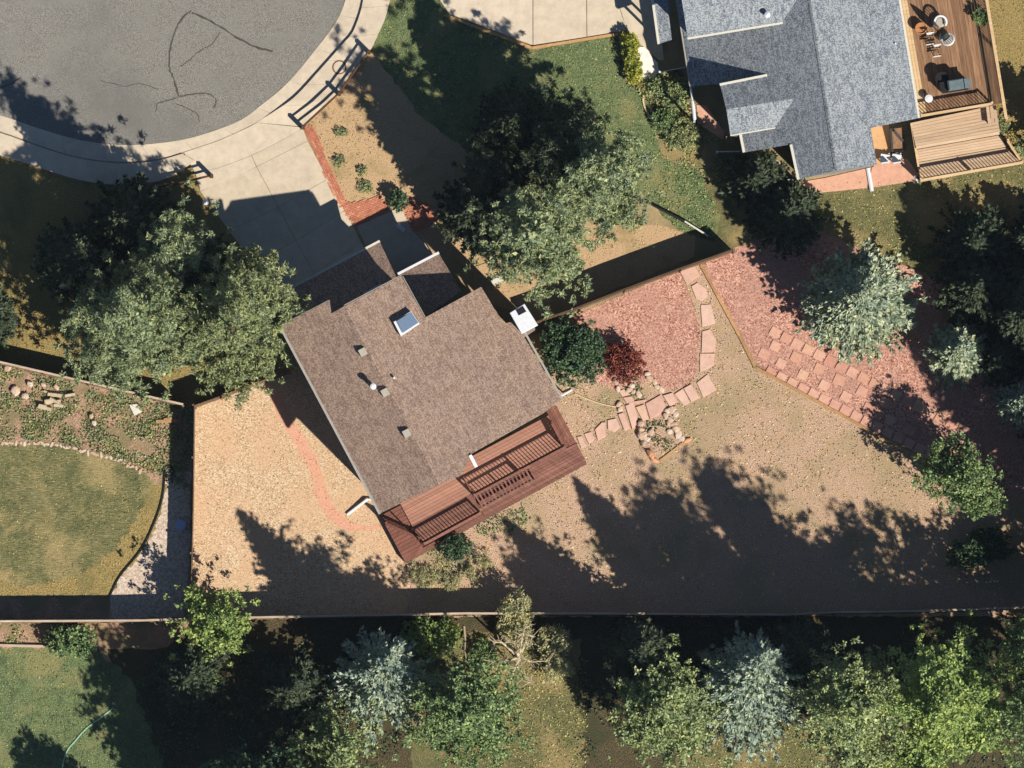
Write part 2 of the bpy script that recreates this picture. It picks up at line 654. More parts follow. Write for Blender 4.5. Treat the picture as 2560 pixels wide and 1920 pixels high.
def conifer(name, label, cat, px, py, h, rad, leaf, bark, seed, group=None, dens=1.0, droop=0.2, spray=0.3, width=0.06, irr=0.12, power=0.8,
            lean=(0, 0)):
    """spruce: tiers of limbs, each carrying flat side sprays"""
    r = np.random.default_rng(seed)
    base = P(px, py)
    t = thing(name, label, cat, base, group)
    B = np.array(base)
    Cs, Us, Vs = [], [], []
    tg = []
    z = 0.35
    while z < h * 0.985:
        s = z / h
        nb = max(6, int((8 + 5.0 * (1 - s)) * dens))
        a0 = r.uniform(0, 6.28)
        for k in range(nb):
            a = a0 + 6.283 * k / nb + r.normal() * 0.22
            L = max(0.12, rad * (1 - s) ** power * (1 + r.normal() * irr))
            if s < 0.12:
                L *= 0.75 + 2 * s
            d = np.array([math.cos(a), math.sin(a), 0.0])
            side = np.array([-d[1], d[0], 0.0])
            ns = max(2, int(L / 0.15))
            u = (np.arange(ns) + r.uniform(0.2, 1.0, ns)) / ns
            u = np.clip(u, 0.1, 1)
            zz = z - droop * L * np.sin(u * 2.0) * 0.6 + 0.22 * L * u ** 2.5 + r.normal(size=ns) * 0.04
            sx, sy = lean[0] * s, lean[1] * s
            p = np.array([sx, sy, 0]) + d * (u * L)[:, None] + np.stack([0 * u, 0 * u, zz], 1)
            tg.append(p[-1] + B)
            if L > 0.5:
                ui = r.uniform(0.12, 0.66, 3)
                ai = unit(d + 0.6 * r.normal(size=(3, 3)))
                pi = np.array([sx, sy, 0]) + d * (ui * L)[:, None] + np.stack([0 * ui, 0 * ui, z - 0.1 * L * ui], 1)
                Cs.append(pi)
                Us.append(ai * 0.26)
                Vs.append(perp(ai, r) * 0.15)
            for sg in (-1, 1, 0, -0.6, 0.6):
                ang = sg * (0.75 + r.normal(size=ns) * 0.25)
                ax = d * np.cos(ang)[:, None] + side * np.sin(ang)[:, None]
                ax[:, 2] += r.normal(size=ns) * 0.28 + 0.12
                ax = unit(ax)
                ln = spray * (0.55 + 0.6 * (1 - u * 0.5)) * r.uniform(0.7, 1.25, ns) * min(1.0, 0.35 + L / 1.6)
                U = ax * ln[:, None] * 0.5
                V = perp(ax, r) * (width * r.uniform(0.7, 1.4, ns))[:, None]
                Cs.append(p + U * 0.9)
                Us.append(U)
                Vs.append(V)
        z += (0.15 + 0.13 * (1 - s)) / dens ** 0.5
    C, U, V = np.concatenate(Cs), np.concatenate(Us), np.concatenate(Vs)
    # the leader
    n = 60
    zt = r.uniform(h * 0.86, h * 1.0, n)
    a = r.uniform(0, 6.28, n)
    ax = unit(np.stack([np.cos(a), np.sin(a), r.uniform(0.5, 1.6, n)], 1))
    C2 = np.stack([np.full(n, lean[0]), np.full(n, lean[1]), zt], 1) + ax * 0.08
    C = np.concatenate([C, C2]) + B
    U = np.concatenate([U, ax * 0.12])
    V = np.concatenate([V, perp(ax, r) * 0.03])
    tg = [tg[i] for i in r.choice(len(tg), min(60, len(tg)), replace=False)]
    wood_parts(t, base, h, 0.035 * h * 0.6, tg, bark, seed, lean)
    diamonds("crown", C, U, V, leaf, t, 'stuff')
    return t

# ------------------------------------------------------------------ materials
M = {}
M['earth'] = ground_mat('dry_earth', [A(150, 122, 84), A(192, 162, 116), A(206, 180, 138)], A(120, 116, 72), 16, 0.35)
M['asphalt'] = ground_mat('old_asphalt', [A(84, 79, 71), A(142, 134, 120), A(190, 180, 163)], A(122, 117, 106), 26, 0.12, 0.5, 0.68, mid=A(146, 139, 124), midscale=0.9, bstr=0.35, bdist=0.02)
M['crack'] = plain('crack_sealer', A(92, 84, 76), 0.7, 0.2, 3.0)
M['concrete'] = piece_mat('pale_concrete', [A(222, 200, 166), A(232, 209, 176), A(224, 201, 168)], 1.7, 0.85, 0.3, 0.18)
M['soil'] = ground_mat('front_soil', [A(168, 132, 92, 1.05), A(206, 168, 122, 1.05), A(222, 186, 140, 1.05)], A(150, 134, 84, 1.05), 16, 0.6, 0.52, 0.7)
M['green_lawn'] = ground_mat('green_lawn', [A(76, 90, 56, 1.06), A(122, 134, 84, 1.06), A(164, 168, 116, 1.06)], A(168, 154, 100, 1.06), 15, 0.45, 0.5, 0.66, mid=A(84, 98, 62, 1.06), bstr=1.0, bdist=0.08)
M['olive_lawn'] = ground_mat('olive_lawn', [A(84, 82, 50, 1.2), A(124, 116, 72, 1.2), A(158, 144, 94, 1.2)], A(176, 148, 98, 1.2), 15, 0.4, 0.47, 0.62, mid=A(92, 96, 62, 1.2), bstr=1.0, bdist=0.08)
M['yellow_lawn'] = ground_mat('yellow_lawn', [A(134, 112, 62), A(182, 154, 92), A(206, 178, 118)], A(128, 122, 72), 15, 0.5, 0.5, 0.66, bstr=1.0, bdist=0.08)
M['brown_lawn'] = ground_mat('brown_lawn', [A(130, 100, 76, 1.2), A(208, 168, 134, 1.2), A(248, 214, 180, 1.2)], A(166, 148, 104, 1.18), 21, 0.3, 0.48, 0.68, mid=A(206, 166, 124, 1.18), midscale=1.6, bstr=1.0, bdist=0.07)
M['mown_lawn'] = ground_mat('mown_lawn', [A(88, 88, 52, 1.1), A(134, 126, 80, 1.1), A(176, 162, 112, 1.1)], A(200, 170, 114, 1.18), 15, 0.28, 0.5, 0.68, mid=A(92, 100, 62, 1.05), midscale=1.2, bstr=1.0, bdist=0.08, stretch=(0.22, 1.5, 0.1))
M['red_chip'] = ground_mat('red_mulch', [A(150, 98, 82, 1.06), A(198, 138, 114, 1.06), A(218, 160, 132, 1.06), A(240, 190, 160, 1.06)], A(202, 150, 126, 1.06), 17, 0.5, vor=17, bstr=0.8, bdist=0.04)
M['tan_chip'] = ground_mat('tan_wood_chips', [A(196, 152, 110), A(230, 188, 142), A(240, 204, 158), A(252, 222, 180)], A(238, 192, 146), 17, 0.4, vor=19, bstr=0.9, bdist=0.05, stretch=(0.9, 1.1, 0.5))
M['pink_chip'] = ground_mat('pinkish_path_chips', [A(226, 158, 124), A(240, 172, 138), A(244, 184, 150)], A(236, 176, 136), 18, 0.8, vor=20, bstr=0.4, bdist=0.03)
M['garden_soil'] = ground_mat('garden_soil', [A(140, 106, 84, 1.08), A(194, 152, 120, 1.08), A(222, 182, 146, 1.08)], A(132, 122, 80, 1.08), 12, 0.9, 0.42, 0.58, bstr=0.9, bdist=0.07)
M['white_gravel'] = ground_mat('pale_gravel', [A(196, 164, 132), A(224, 196, 166), A(240, 218, 194)], None, 18, vor=13, bstr=0.8, bdist=0.05)
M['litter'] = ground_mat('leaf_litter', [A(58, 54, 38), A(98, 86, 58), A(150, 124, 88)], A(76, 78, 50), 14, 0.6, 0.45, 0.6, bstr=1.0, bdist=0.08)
M['brick'] = piece_mat('red_brick', [A(196, 116, 86), A(222, 142, 106), A(214, 132, 98), A(232, 160, 122)], 6, 0.85, 0.4, 0.2)
M['patio'] = piece_mat('pink_patio_stone', [A(236, 176, 142), A(230, 170, 136)], 4, 0.85, 0.4, 0.2)
M['orange_patio'] = piece_mat('orange_patio_stone', [A(236, 178, 120), A(240, 182, 128)], 4, 0.85, 0.4, 0.2)
M['paver'] = piece_mat('sandstone_paver', [A(228, 168, 140), A(238, 184, 152), A(222, 158, 130), A(236, 186, 148)], 5, 0.85, 0.4, 0.2)
M['flag'] = piece_mat('flagstone', [A(234, 186, 158), A(238, 194, 166), A(228, 178, 152), A(238, 196, 158)], 3, 0.85, 0.4, 0.16)
M['rock'] = piece_mat('pale_rock', [A(236, 204, 172), A(222, 178, 142), A(240, 216, 188), A(214, 176, 146)], 4, 0.9, 0.6, 0.3)
M['orange_rock'] = piece_mat('orange_rock', [A(238, 172, 126), A(232, 164, 118)], 4, 0.9, 0.6, 0.25)
M['edging'] = wood_mat('timber_edging', A(196, 144, 92), A(226, 176, 118), 0.9)
M['dark_wood'] = plain('dark_fence_wood', A(104, 72, 48), 0.85)
M['fence'] = wood_mat('fence_boards', A(120, 92, 66), A(176, 142, 108), 1.57)
M['fence_cap'] = wood_mat('fence_cap', A(190, 160, 128), A(236, 212, 180), 0.0, per_obj=0.15)
M['brown_cap'] = wood_mat('brown_fence_cap', A(88, 64, 44), A(122, 92, 66), 0.4, per_obj=0.2)
M['white'] = plain('white_paint', A(244, 240, 232), 0.5, 0.05)
M['cream'] = plain('cream_trim', A(236, 226, 200), 0.55, 0.05)
M['gutter'] = plain('grey_gutter', A(186, 174, 156), 0.5, 0.08)
M['vent'] = plain('grey_tan_vent', A(198, 184, 160), 0.6, 0.08)
M['wall'] = plain('tan_siding', A(170, 150, 126), 0.8, 0.06)
M['grey_wall'] = plain('grey_siding', A(160, 158, 150), 0.8, 0.06)
M['glass'] = plain('window_glass', A(40, 50, 62), 0.08, 0.05, spec=0.6)
M['sky_glass'] = plain('skylight_glass', A(126, 144, 162), 0.15, 0.06, spec=0.5)
M['black'] = plain('black_paint', A(34, 32, 32), 0.5, 0.1)
M['steel'] = plain('grey_steel', A(132, 146, 142), 0.45, 0.12, metal=0.3)
M['terracotta'] = plain('terracotta', A(206, 140, 86), 0.8, 0.1)
M['bluish'] = plain('pale_blue_plastic', A(176, 196, 222), 0.5, 0.05)
M['hose_tan'] = plain('pale_hose', A(236, 204, 150), 0.6, 0.05)
M['hose_green'] = plain('pale_green_hose', A(160, 196, 158), 0.6, 0.05)
M['bark'] = plain('conifer_bark', A(112, 84, 62), 0.9, 0.2)
M['pale_bark'] = plain('pale_bark', A(222, 198, 158), 0.9, 0.12)
M['canvas'] = plain('dark_canvas', A(62, 74, 62), 0.8, 0.1)
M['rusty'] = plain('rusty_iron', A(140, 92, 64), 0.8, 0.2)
M['redwood'] = wood_mat('redwood_boards', A(134, 90, 74), A(184, 126, 104), -0.498)
M['redwood_light'] = wood_mat('redwood_light', A(178, 124, 100), A(206, 150, 122), -0.498, per_obj=0.25)
M['redwood_e'] = wood_mat('redwood_end', A(130, 82, 66), A(170, 112, 90), 1.07)
M['cedar'] = wood_mat('cedar_boards', A(146, 104, 72), A(204, 156, 114), 1.72, per_obj=0.5)
M['pine_deck'] = wood_mat('pale_deck_boards', A(222, 180, 138), A(248, 212, 170), 0.153, per_obj=0.3)
M['pale_rail'] = wood_mat('pale_rail', A(220, 176, 122), A(246, 208, 156), 0.153, per_obj=0.1)


def shingle_mat(name, cols, e_img, slope_sign_cols=None, course=0.14):
    """asphalt shingles: courses run along e_img (pixel direction), grains of several tints"""
    m, nt, p = new_mat(name, 0.92, 0.1)
    vec = nd(nt, "ShaderNodeTexCoord").outputs["Object"]
    mp = nd(nt, "ShaderNodeMapping", vector_type='TEXTURE')
    mp.inputs["Rotation"].default_value = (0, 0, math.atan2(-e_img[1], e_img[0]))
    nt.links.new(vec, mp.inputs[0])
    br = nd(nt, "ShaderNodeTexBrick")
    br.offset = 0.5
    br.inputs["Scale"].default_value = 1.0
    br.inputs["Brick Width"].default_value = 0.33
    br.inputs["Row Height"].default_value = course
    br.inputs["Mortar Size"].default_value = 0.008
    br.inputs["Color1"].default_value = (0, 0, 0, 1)
    br.inputs["Color2"].default_value = (1, 1, 1, 1)
    br.inputs["Mortar"].default_value = (0.2, 0.2, 0.2, 1)
    nt.links.new(mp.outputs[0], br.inputs["Vector"])
    g = tex_noise(nt, vec, 20, 2, 0.6)
    v = nd(nt, "ShaderNodeTexVoronoi")
    v.inputs["Scale"].default_value = 21
    nt.links.new(vec, v.inputs["Vector"])
    sep = nd(nt, "ShaderNodeSeparateColor")
    nt.links.new(v.outputs["Color"], sep.inputs[0])
    fac = nd(nt, "ShaderNodeMath", operation='MULTIPLY_ADD')
    nt.links.new(br.outputs["Color"], fac.inputs[0])
    fac.inputs[1].default_value = 0.3
    nt.links.new(g, fac.inputs[2])
    fac2 = nd(nt, "ShaderNodeMath", operation='MULTIPLY_ADD')
    nt.links.new(sep.outputs[0], fac2.inputs[0])
    fac2.inputs[1].default_value = 0.6
    nt.links.new(fac.outputs[0], fac2.inputs[2])
    n = len(cols)
    col = ramp(nt, fac2.outputs[0], [(0.45 + 0.7 * i / (n - 1), c) for i, c in enumerate(cols)])
    big = tex_noise(nt, vec, 0.55, 4, 0.6)
    col = mix(nt, 1.0, col, ramp(nt, big, [(0.35, (0.95, 0.95, 0.96, 1)), (0.65, (1.03, 1.02, 1.0, 1))]), 'MULTIPLY')
    mp2 = nd(nt, "ShaderNodeMapping")
    mp2.inputs["Scale"].default_value = (0.25, 1.6, 1)
    nt.links.new(mp.outputs[0], mp2.inputs[0])
    stn = tex_noise(nt, mp.outputs[0], 0.9, 5, 0.65, 0.5)
    col = mix(nt, 1.0, col, ramp(nt, stn, [(0.36, (0.92, 0.93, 0.94, 1)), (0.62, (1.02, 1.02, 1.0, 1))]), 'MULTIPLY')
    col = mix(nt, 1.0, col, ramp(nt, br.outputs["Fac"], [(0.0, (1, 1, 1, 1)), (1.0, (0.85, 0.85, 0.85, 1))]), 'MULTIPLY')
    nt.links.new(col, p.inputs["Base Color"])
    bump(nt, p, br.outputs["Fac"], -0.5, 0.012)
    return m


F1 = (0.883, -0.47)
E1 = (0.47, 0.883)
F2 = (0.988, -0.153)
E2 = (0.153, 0.988)
M['brown_roof'] = shingle_mat('brown_shingles', [A(112, 88, 77), A(140, 112, 97), A(148, 121, 99), A(152, 122, 108), A(166, 137, 112), A(186, 157, 133)], E1)
M['grey_roof'] = shingle_mat('grey_shingles', [A(86, 88, 92), A(114, 119, 120), A(128, 128, 133), A(140, 144, 143), A(174, 176, 172)], E2)

# leaves
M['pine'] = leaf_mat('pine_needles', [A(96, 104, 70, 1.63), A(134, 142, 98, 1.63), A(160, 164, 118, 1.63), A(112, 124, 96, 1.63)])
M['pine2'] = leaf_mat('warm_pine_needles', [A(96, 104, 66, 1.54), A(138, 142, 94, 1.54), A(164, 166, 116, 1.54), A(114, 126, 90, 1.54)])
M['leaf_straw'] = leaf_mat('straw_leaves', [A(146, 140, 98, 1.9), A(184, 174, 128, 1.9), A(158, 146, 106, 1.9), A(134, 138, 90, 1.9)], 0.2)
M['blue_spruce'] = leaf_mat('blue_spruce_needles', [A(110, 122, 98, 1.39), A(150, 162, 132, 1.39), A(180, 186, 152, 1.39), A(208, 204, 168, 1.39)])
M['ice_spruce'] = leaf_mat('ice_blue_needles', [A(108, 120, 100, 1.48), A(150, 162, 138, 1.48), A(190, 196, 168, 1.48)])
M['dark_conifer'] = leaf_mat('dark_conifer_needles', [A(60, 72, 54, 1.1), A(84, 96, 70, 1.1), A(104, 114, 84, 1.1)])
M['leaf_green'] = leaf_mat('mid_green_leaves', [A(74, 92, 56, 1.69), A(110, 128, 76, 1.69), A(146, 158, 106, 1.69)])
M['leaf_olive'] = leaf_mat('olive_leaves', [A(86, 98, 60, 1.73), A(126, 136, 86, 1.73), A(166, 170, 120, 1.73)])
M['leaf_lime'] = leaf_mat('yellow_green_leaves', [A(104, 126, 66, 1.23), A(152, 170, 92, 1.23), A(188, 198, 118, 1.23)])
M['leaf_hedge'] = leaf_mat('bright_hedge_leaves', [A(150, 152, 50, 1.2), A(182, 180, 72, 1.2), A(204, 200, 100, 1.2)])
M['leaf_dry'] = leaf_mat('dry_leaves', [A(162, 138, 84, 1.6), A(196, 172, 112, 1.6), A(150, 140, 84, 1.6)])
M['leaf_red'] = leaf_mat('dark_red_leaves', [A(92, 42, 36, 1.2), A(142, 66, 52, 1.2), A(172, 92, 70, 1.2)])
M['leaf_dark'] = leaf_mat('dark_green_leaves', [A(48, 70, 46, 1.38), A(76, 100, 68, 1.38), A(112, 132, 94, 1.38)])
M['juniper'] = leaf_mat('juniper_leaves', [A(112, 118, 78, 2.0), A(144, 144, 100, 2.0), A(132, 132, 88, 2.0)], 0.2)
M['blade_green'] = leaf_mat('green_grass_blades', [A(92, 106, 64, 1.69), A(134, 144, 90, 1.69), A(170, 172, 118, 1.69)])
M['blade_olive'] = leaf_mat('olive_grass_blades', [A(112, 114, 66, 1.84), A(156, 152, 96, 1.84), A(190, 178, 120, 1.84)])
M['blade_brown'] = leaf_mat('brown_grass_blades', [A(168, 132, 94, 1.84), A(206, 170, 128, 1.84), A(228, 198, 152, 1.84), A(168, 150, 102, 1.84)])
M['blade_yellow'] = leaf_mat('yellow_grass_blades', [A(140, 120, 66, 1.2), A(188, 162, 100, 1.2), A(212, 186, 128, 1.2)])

# ------------------------------------------------------------------ the ground
g = MB()
R = 1500
g.poly([(-R, -R, 0), (R, -R, 0), (R, R, 0), (-R, R, 0)])
ground = g.build('ground', M['earth'], kind='structure')

asph_edge = [(905, -200), (880, -60), (848, 39), (793, 117), (719, 206), (650, 264), (595, 303), (486, 342), (393, 358), (300, 362), (200, 350), (100, 322), (0, 288), (-150, 250), (-400, 220)]
ae = smooth_line(asph_edge, 5)
rr = random.Random(5)
ae = [(x + rr.uniform(-2.5, 2.5), y + rr.uniform(-2.5, 2.5)) for x, y in ae]
road = patch('road', ae + [(-400, -300), (905, -300)], M['asphalt'], 0.012)


def sealer(pts, w, name='crack_seal'):
    pts = smooth_line(pts, 6)
    L, Rr = [], []
    q = random.Random(len(pts) * 7 + int(pts[0][0]))
    for i, pnt in enumerate(pts):
        a, b = pts[max(0, i - 1)], pts[min(len(pts) - 1, i + 1)]
        dx, dy = b[0] - a[0], b[1] - a[1]
        l = math.hypot(dx, dy) or 1
        ww = w * q.uniform(0.5, 1.25)
        ox, oy = q.uniform(-1.5, 1.5), q.uniform(-1.5, 1.5)
        L.append((pnt[0] - dy / l * ww + ox, pnt[1] + dx / l * ww + oy))
        Rr.append((pnt[0] + dy / l * ww + ox, pnt[1] - dx / l * ww + oy))
    b = MB()
    for i in range(len(pts) - 1):
        b.poly([W(*c) + (0.016,) for c in (L[i], L[i + 1], Rr[i + 1], Rr[i])])
    b.build(name, M['crack'], kind='structure')


sealer([(478, 25), (455, 44), (436, 78), (424, 120), (422, 165), (432, 195), (446, 240)], 2.4, 'road_crack')
sealer([(478, 30), (540, 60), (590, 92), (640, 117), (680, 126)], 2.6, 'road_crack')
sealer([(446, 240), (490, 233), (520, 234), (540, 248), (533, 268)], 1.6, 'road_crack')
sealer([(446, 242), (420, 250), (395, 258), (388, 280)], 1.4, 'road_crack')
sealer([(440, 258), (470, 272), (492, 284), (498, 304)], 1.3, 'road_crack')
sealer([(-20, 222), (20, 212), (52, 192)], 1.6, 'road_crack')
sealer([(250, 200), (310, 215), (350, 208), (396, 222)], 1.0, 'road_crack')
sealer([(548, 80), (530, 108), (500, 125), (470, 152), (450, 164)], 1.2, 'road_crack')

# gutter pan, its slabs parted by joints
flow = [(918, -60), (905, 20), (870, 95), (808, 165), (739, 237), (690, 276), (622, 315), (545, 350), (459, 379), (400, 396), (300, 404), (195, 392), (95, 362), (0, 328), (-150, 290)]
fl = smooth_line(flow, 4)
ain = smooth_line(asph_edge[1:14], 4)


def resample(pts, n):
    d = [0]
    for a, b in zip(pts, pts[1:]):
        d.append(d[-1] + math.hypot(b[0] - a[0], b[1] - a[1]))
    out = []
    for k in range(n + 1):
        t = d[-1] * k / n
        i = max(j for j in range(len(d)) if d[j] <= t + 1e-9)
        i = min(i, len(pts) - 2)
        f = (t - d[i]) / ((d[i + 1] - d[i]) or 1)
        out.append((pts[i][0] + (pts[i + 1][0] - pts[i][0]) * f, pts[i][1] + (pts[i + 1][1] - pts[i][1]) * f))
    return out


kerb = thing('kerb_and_gutter', 'pale concrete kerb and gutter curving round the asphalt turning circle', 'kerb')
fa, aa = resample(fl, 48), resample(ain, 48)
for k in range(0, 48, 4):
    o = fa[k:k + 5]
    i = aa[k:k + 5]
    q = 0.02
    o = [(o[0][0] + (o[1][0] - o[0][0]) * q, o[0][1] + (o[1][1] - o[0][1]) * q)] + o[1:4] + [(o[4][0] - (o[4][0] - o[3][0]) * q, o[4][1] - (o[4][1] - o[3][1]) * q)]
    b = MB()
    b.slab([W(*c) + (0.034,) for c in o] + [W(*c) + (0.03,) for c in i[::-1]], 0.03)
    b.build('gutter_slab', M['concrete'], kerb)
# dark silt line along the flow line of the gutter
b = MB()
for a, c in zip(fl[:-1], fl[1:]):
    dx, dy = c[0] - a[0], c[1] - a[1]
    l = math.hypot(dx, dy) or 1
    n_ = (-dy / l, dx / l)
    b.poly([W(a[0], a[1]) + (0.039,), W(c[0], c[1]) + (0.039,), W(c[0] - n_[0] * 5, c[1] - n_[1] * 5) + (0.039,), W(a[0] - n_[0] * 5, a[1] - n_[1] * 5) + (0.039,)])
b.build('silt_line', plain('gutter_silt', A(172, 152, 124), 0.9, 0.12), kerb)

# sidewalk slabs, raised by the kerb
sw_out = [(985, -60), (967, 31), (943, 89), (924, 128), (890, 176), (850, 229), (800, 275), (757, 316)]
sw_in = [(916, -60), (903, 22), (880, 84), (868, 97), (806, 167), (741, 238), (698, 270), (640, 306)]
sidewalk = thing('sidewalk', 'pale concrete sidewalk slabs beside the split rail fence', 'sidewalk')
so, si = resample(smooth_line(sw_out, 4), 30), resample(smooth_line(sw_in, 4), 30)
for k in range(0, 30, 5):
    o, i = so[k:k + 6], si[k:k + 6]
    q = 0.03
    o = [(o[0][0] + (o[1][0] - o[0][0]) * q, o[0][1] + (o[1][1] - o[0][1]) * q)] + o[1:]
    i = [(i[0][0] + (i[1][0] - i[0][0]) * q, i[0][1] + (i[1][1] - i[0][1]) * q)] + i[1:]
    zt = [max(0.05, min(0.18, 0.18 - max(0, (kk - 24)) * 0.026)) for kk in range(k, k + 6)]
    b = MB()
    b.slab([W(*c) + (z,) for c, z in zip(o, zt)] + [W(*c) + (z,) for c, z in zip(i[::-1], zt[::-1])], lambda q: q[2] - 0.002)
    b.build('slab', M['concrete'], sidewalk)
# left sidewalk, in the shade of the pines
sl_o = [(487, 402), (430, 440), (380, 456), (290, 462), (190, 448), (95, 418), (0, 388), (-150, 350)]
sl_i = [(455, 384), (400, 400), (340, 408), (290, 408), (195, 396), (95, 366), (0, 332), (-150, 294)]
so, si = resample(smooth_line(sl_o, 4), 20), resample(smooth_line(sl_i, 4), 20)
sidewalk2 = thing('sidewalk', 'shaded concrete sidewalk slabs left of the driveway under the pines', 'sidewalk')
for k in range(0, 20, 4):
    b = MB()
    b.slab([W(*c) + (0.12,) for c in so[k:k + 5]] + [W(*c) + (0.12,) for c in si[k:k + 5][::-1]], 0.118)
    b.build('slab', M['concrete'], sidewalk2)

# driveway: apron and rows of slabs between the joints
drive = thing('driveway', 'pale concrete driveway slabs running down to the brown house', 'driveway')


def quad_slab(pts, zt, name, mat, parent, gap=0.6, th=0.05):
    cx = sum(q[0] for q in pts) / len(pts)
    cy = sum(q[1] for q in pts) / len(pts)
    o = []
    for x, y in pts:
        l = math.hypot(x - cx, y - cy)
        o.append((x - (x - cx) / l * gap, y - (y - cy) / l * gap))
    b = MB()
    b.slab([W(*q) + (zt,) for q in o], th)
    return b.build(name, mat, parent)


ap_in = [(459, 381), (545, 352), (622, 317), (641, 306)]
J1 = [(487, 432), (544, 420), (610, 396), (661, 373), (710, 347), (745, 327)]
quad_slab(ap_in + [(757, 318)] + J1[::-1], 0.05, 'apron_slab', M['concrete'], drive)
J2 = [(500, 478), (575, 447), (641, 417), (700, 387), (768, 352)]
quad_slab(J1[:3] + [(628, 388), (641, 417), (575, 447), (500, 478)], 0.048, 'slab', M['concrete'], drive)
quad_slab([(628, 388), (661, 373), (710, 347), (745, 327), (757, 320), (768, 352), (700, 387), (641, 417)], 0.05, 'slab', M['concrete'], drive)
Lf = lambda t: (500 + 240 * t, 478 + 330 * t)
Mf = lambda t: (641 + 180 * t, 417 + 335 * t)
Rf = lambda t: (768 + 170 * t, 352 + 318 * t)
for a, c in ((0, .3), (.3, .55), (.55, .8), (.8, 1.0)):
    quad_slab([Lf(a), Mf(a), Mf(c), Lf(c)], 0.045, 'slab', M['concrete'], drive)
    quad_slab([Mf(a), Rf(a), Rf(c), Mf(c)], 0.047, 'slab', M['concrete'], drive)
# walk to the door beside the driveway
walk = thing('front_walk', 'narrow pale concrete walk between the two brick patios', 'walkway')
quad_slab([(938, 668), (892, 566), (978, 520), (1001, 516), (1030, 575), (1090, 640), (1010, 690)], 0.03, 'slab', M['concrete'], walk)

# lawns, beds and chips, thin sheets one above the other
lawn_left = [(-120, 395), (0, 392), (95, 422), (190, 452), (290, 466), (380, 460), (430, 444), (487, 405), (505, 470), (560, 560), (700, 760), (720, 860), (600, 980), (487, 1012), (-120, 878)]
patch('lawn', lawn_left, M['yellow_lawn'], 0.004, rough=(18, 2), seed=11)
front_bed = [(760, 318), (852, 229), (926, 130), (1010, 200), (1060, 300), (1250, 420), (1350, 480), (1480, 560), (1640, 560), (1740, 590), (1735, 640), (1340, 806), (1250, 770), (1150, 700), (1060, 700), (860, 560)]
patch('front_bed', front_bed, M['soil'], 0.004, rough=(18, 3), seed=12)
lawn_mid = [(926, 128), (969, 31), (990, -60), (1105, -60), (1125, 34), (1335, 122), (1548, 86), (1565, 200), (1625, 262), (1655, 390), (1740, 400), (1800, 540), (1790, 602), (1700, 578), (1660, 540), (1600, 480), (1480, 520), (1350, 480), (1200, 400), (1050, 290), (1000, 220)]
patch('lawn', lawn_mid, M['green_lawn'], 0.008, rough=(16, 4), seed=13)
patch('planting_bed', [(1562, 200), (1700, 170), (1760, 300), (1755, 430), (1655, 395), (1625, 262)], M['olive_lawn'], 0.012, rough=(16, 4), seed=14)
patch('lawn', [(1745, 560), (1755, 430), (1860, 380), (2000, 460), (2560, 400), (2800, 380), (2800, 1000), (2520, 1010), (2480, 860), (2350, 700), (2000, 560), (1830, 625)], M['olive_lawn'], 0.006, rough=(20, 4), seed=15)
patch('lawn', [(2515, 420), (2480, 200), (2470, -60), (2800, -60), (2800, 420)], M['yellow_lawn'], 0.004, rough=(20, 3), seed=16)
central = [(1262, 1152), (1290, 1060), (1240, 1010), (1400, 930), (1445, 930), (1560, 985), (1623, 945), (1700, 972), (1748, 800), (1700, 673), (1752, 661), (1794, 739), (1849, 840), (1888, 918), (2202, 1093), (2600, 1320), (2700, 1540), (1000, 1542), (1010, 1410), (1142, 1340), (1327, 1236)]
patch('lawn', central, M['brown_lawn'], 0.004, rough=(18, 3), seed=17)
mulch_a = [(1429, 793), (1697, 673), (1713, 712), (1728, 747), (1746, 801), (1752, 832), (1744, 879), (1744, 922), (1732, 953), (1697, 972), (1662, 974), (1623, 945), (1560, 985), (1440, 935), (1360, 815)]
mulch_red = patch('mulch_bed', mulch_a, M['red_chip'], 0.012, rough=(12, 2.5), seed=18)
mulch_b = [(1757, 661), (1798, 739), (1853, 838), (1892, 914), (2205, 1089), (2500, 1250), (2620, 1250), (2620, 1000), (2480, 860), (2350, 700), (2000, 560), (1835, 622)]
mulch_long = patch('mulch_bed', mulch_b, M['red_chip'], 0.014, rough=(14, 2), seed=19)
chips = [(488, 1013), (590, 978), (690, 930), (720, 840), (960, 1290), (1014, 1412), (1030, 1480), (1010, 1538), (478, 1546), (483, 1275)]
patch('wood_chip_bed', chips, M['tan_chip'], 0.008, rough=(18, 2), seed=20)
pk = smooth_line([(690, 985), (720, 1055), (755, 1110), (785, 1165), (803, 1230), (830, 1280), (880, 1318), (965, 1318)], 6)
lft = [(x - 15, y + 5) for x, y in pk]
rgt = [(x + 13, y - 6) for x, y in pk]
patch('chip_path', lft + rgt[::-1], M['pink_chip'], 0.013, rough=(10, 3), seed=21)
patch('garden_soil', [(-120, 880), (0, 906), (484, 1016), (480, 1280), (478, 1548), (100, 1552), (-120, 1552), (-120, 1480), (200, 1480), (200, 1160), (-120, 1120)], M['garden_soil'], 0.006, rough=(18, 3), seed=22)
gr = smooth_line([(412, 1175), (408, 1230), (392, 1290), (355, 1370), (300, 1440), (275, 1490)], 6)
patch('gravel_strip', gr + [(280, 1545), (460, 1545), (474, 1400), (478, 1180)], M['white_gravel'], 0.010, rough=(14, 3), seed=23)
lawn_n = smooth_line([(-120, 1104), (0, 1108), (90, 1112), (170, 1120), (260, 1143), (330, 1168), (385, 1200), (410, 1230), (398, 1290), (360, 1370), (300, 1440), (270, 1484), (100, 1492), (-120, 1490)], 4)
patch('lawn', lawn_n, M['mown_lawn'], 0.012, rough=(14, 3), seed=24)
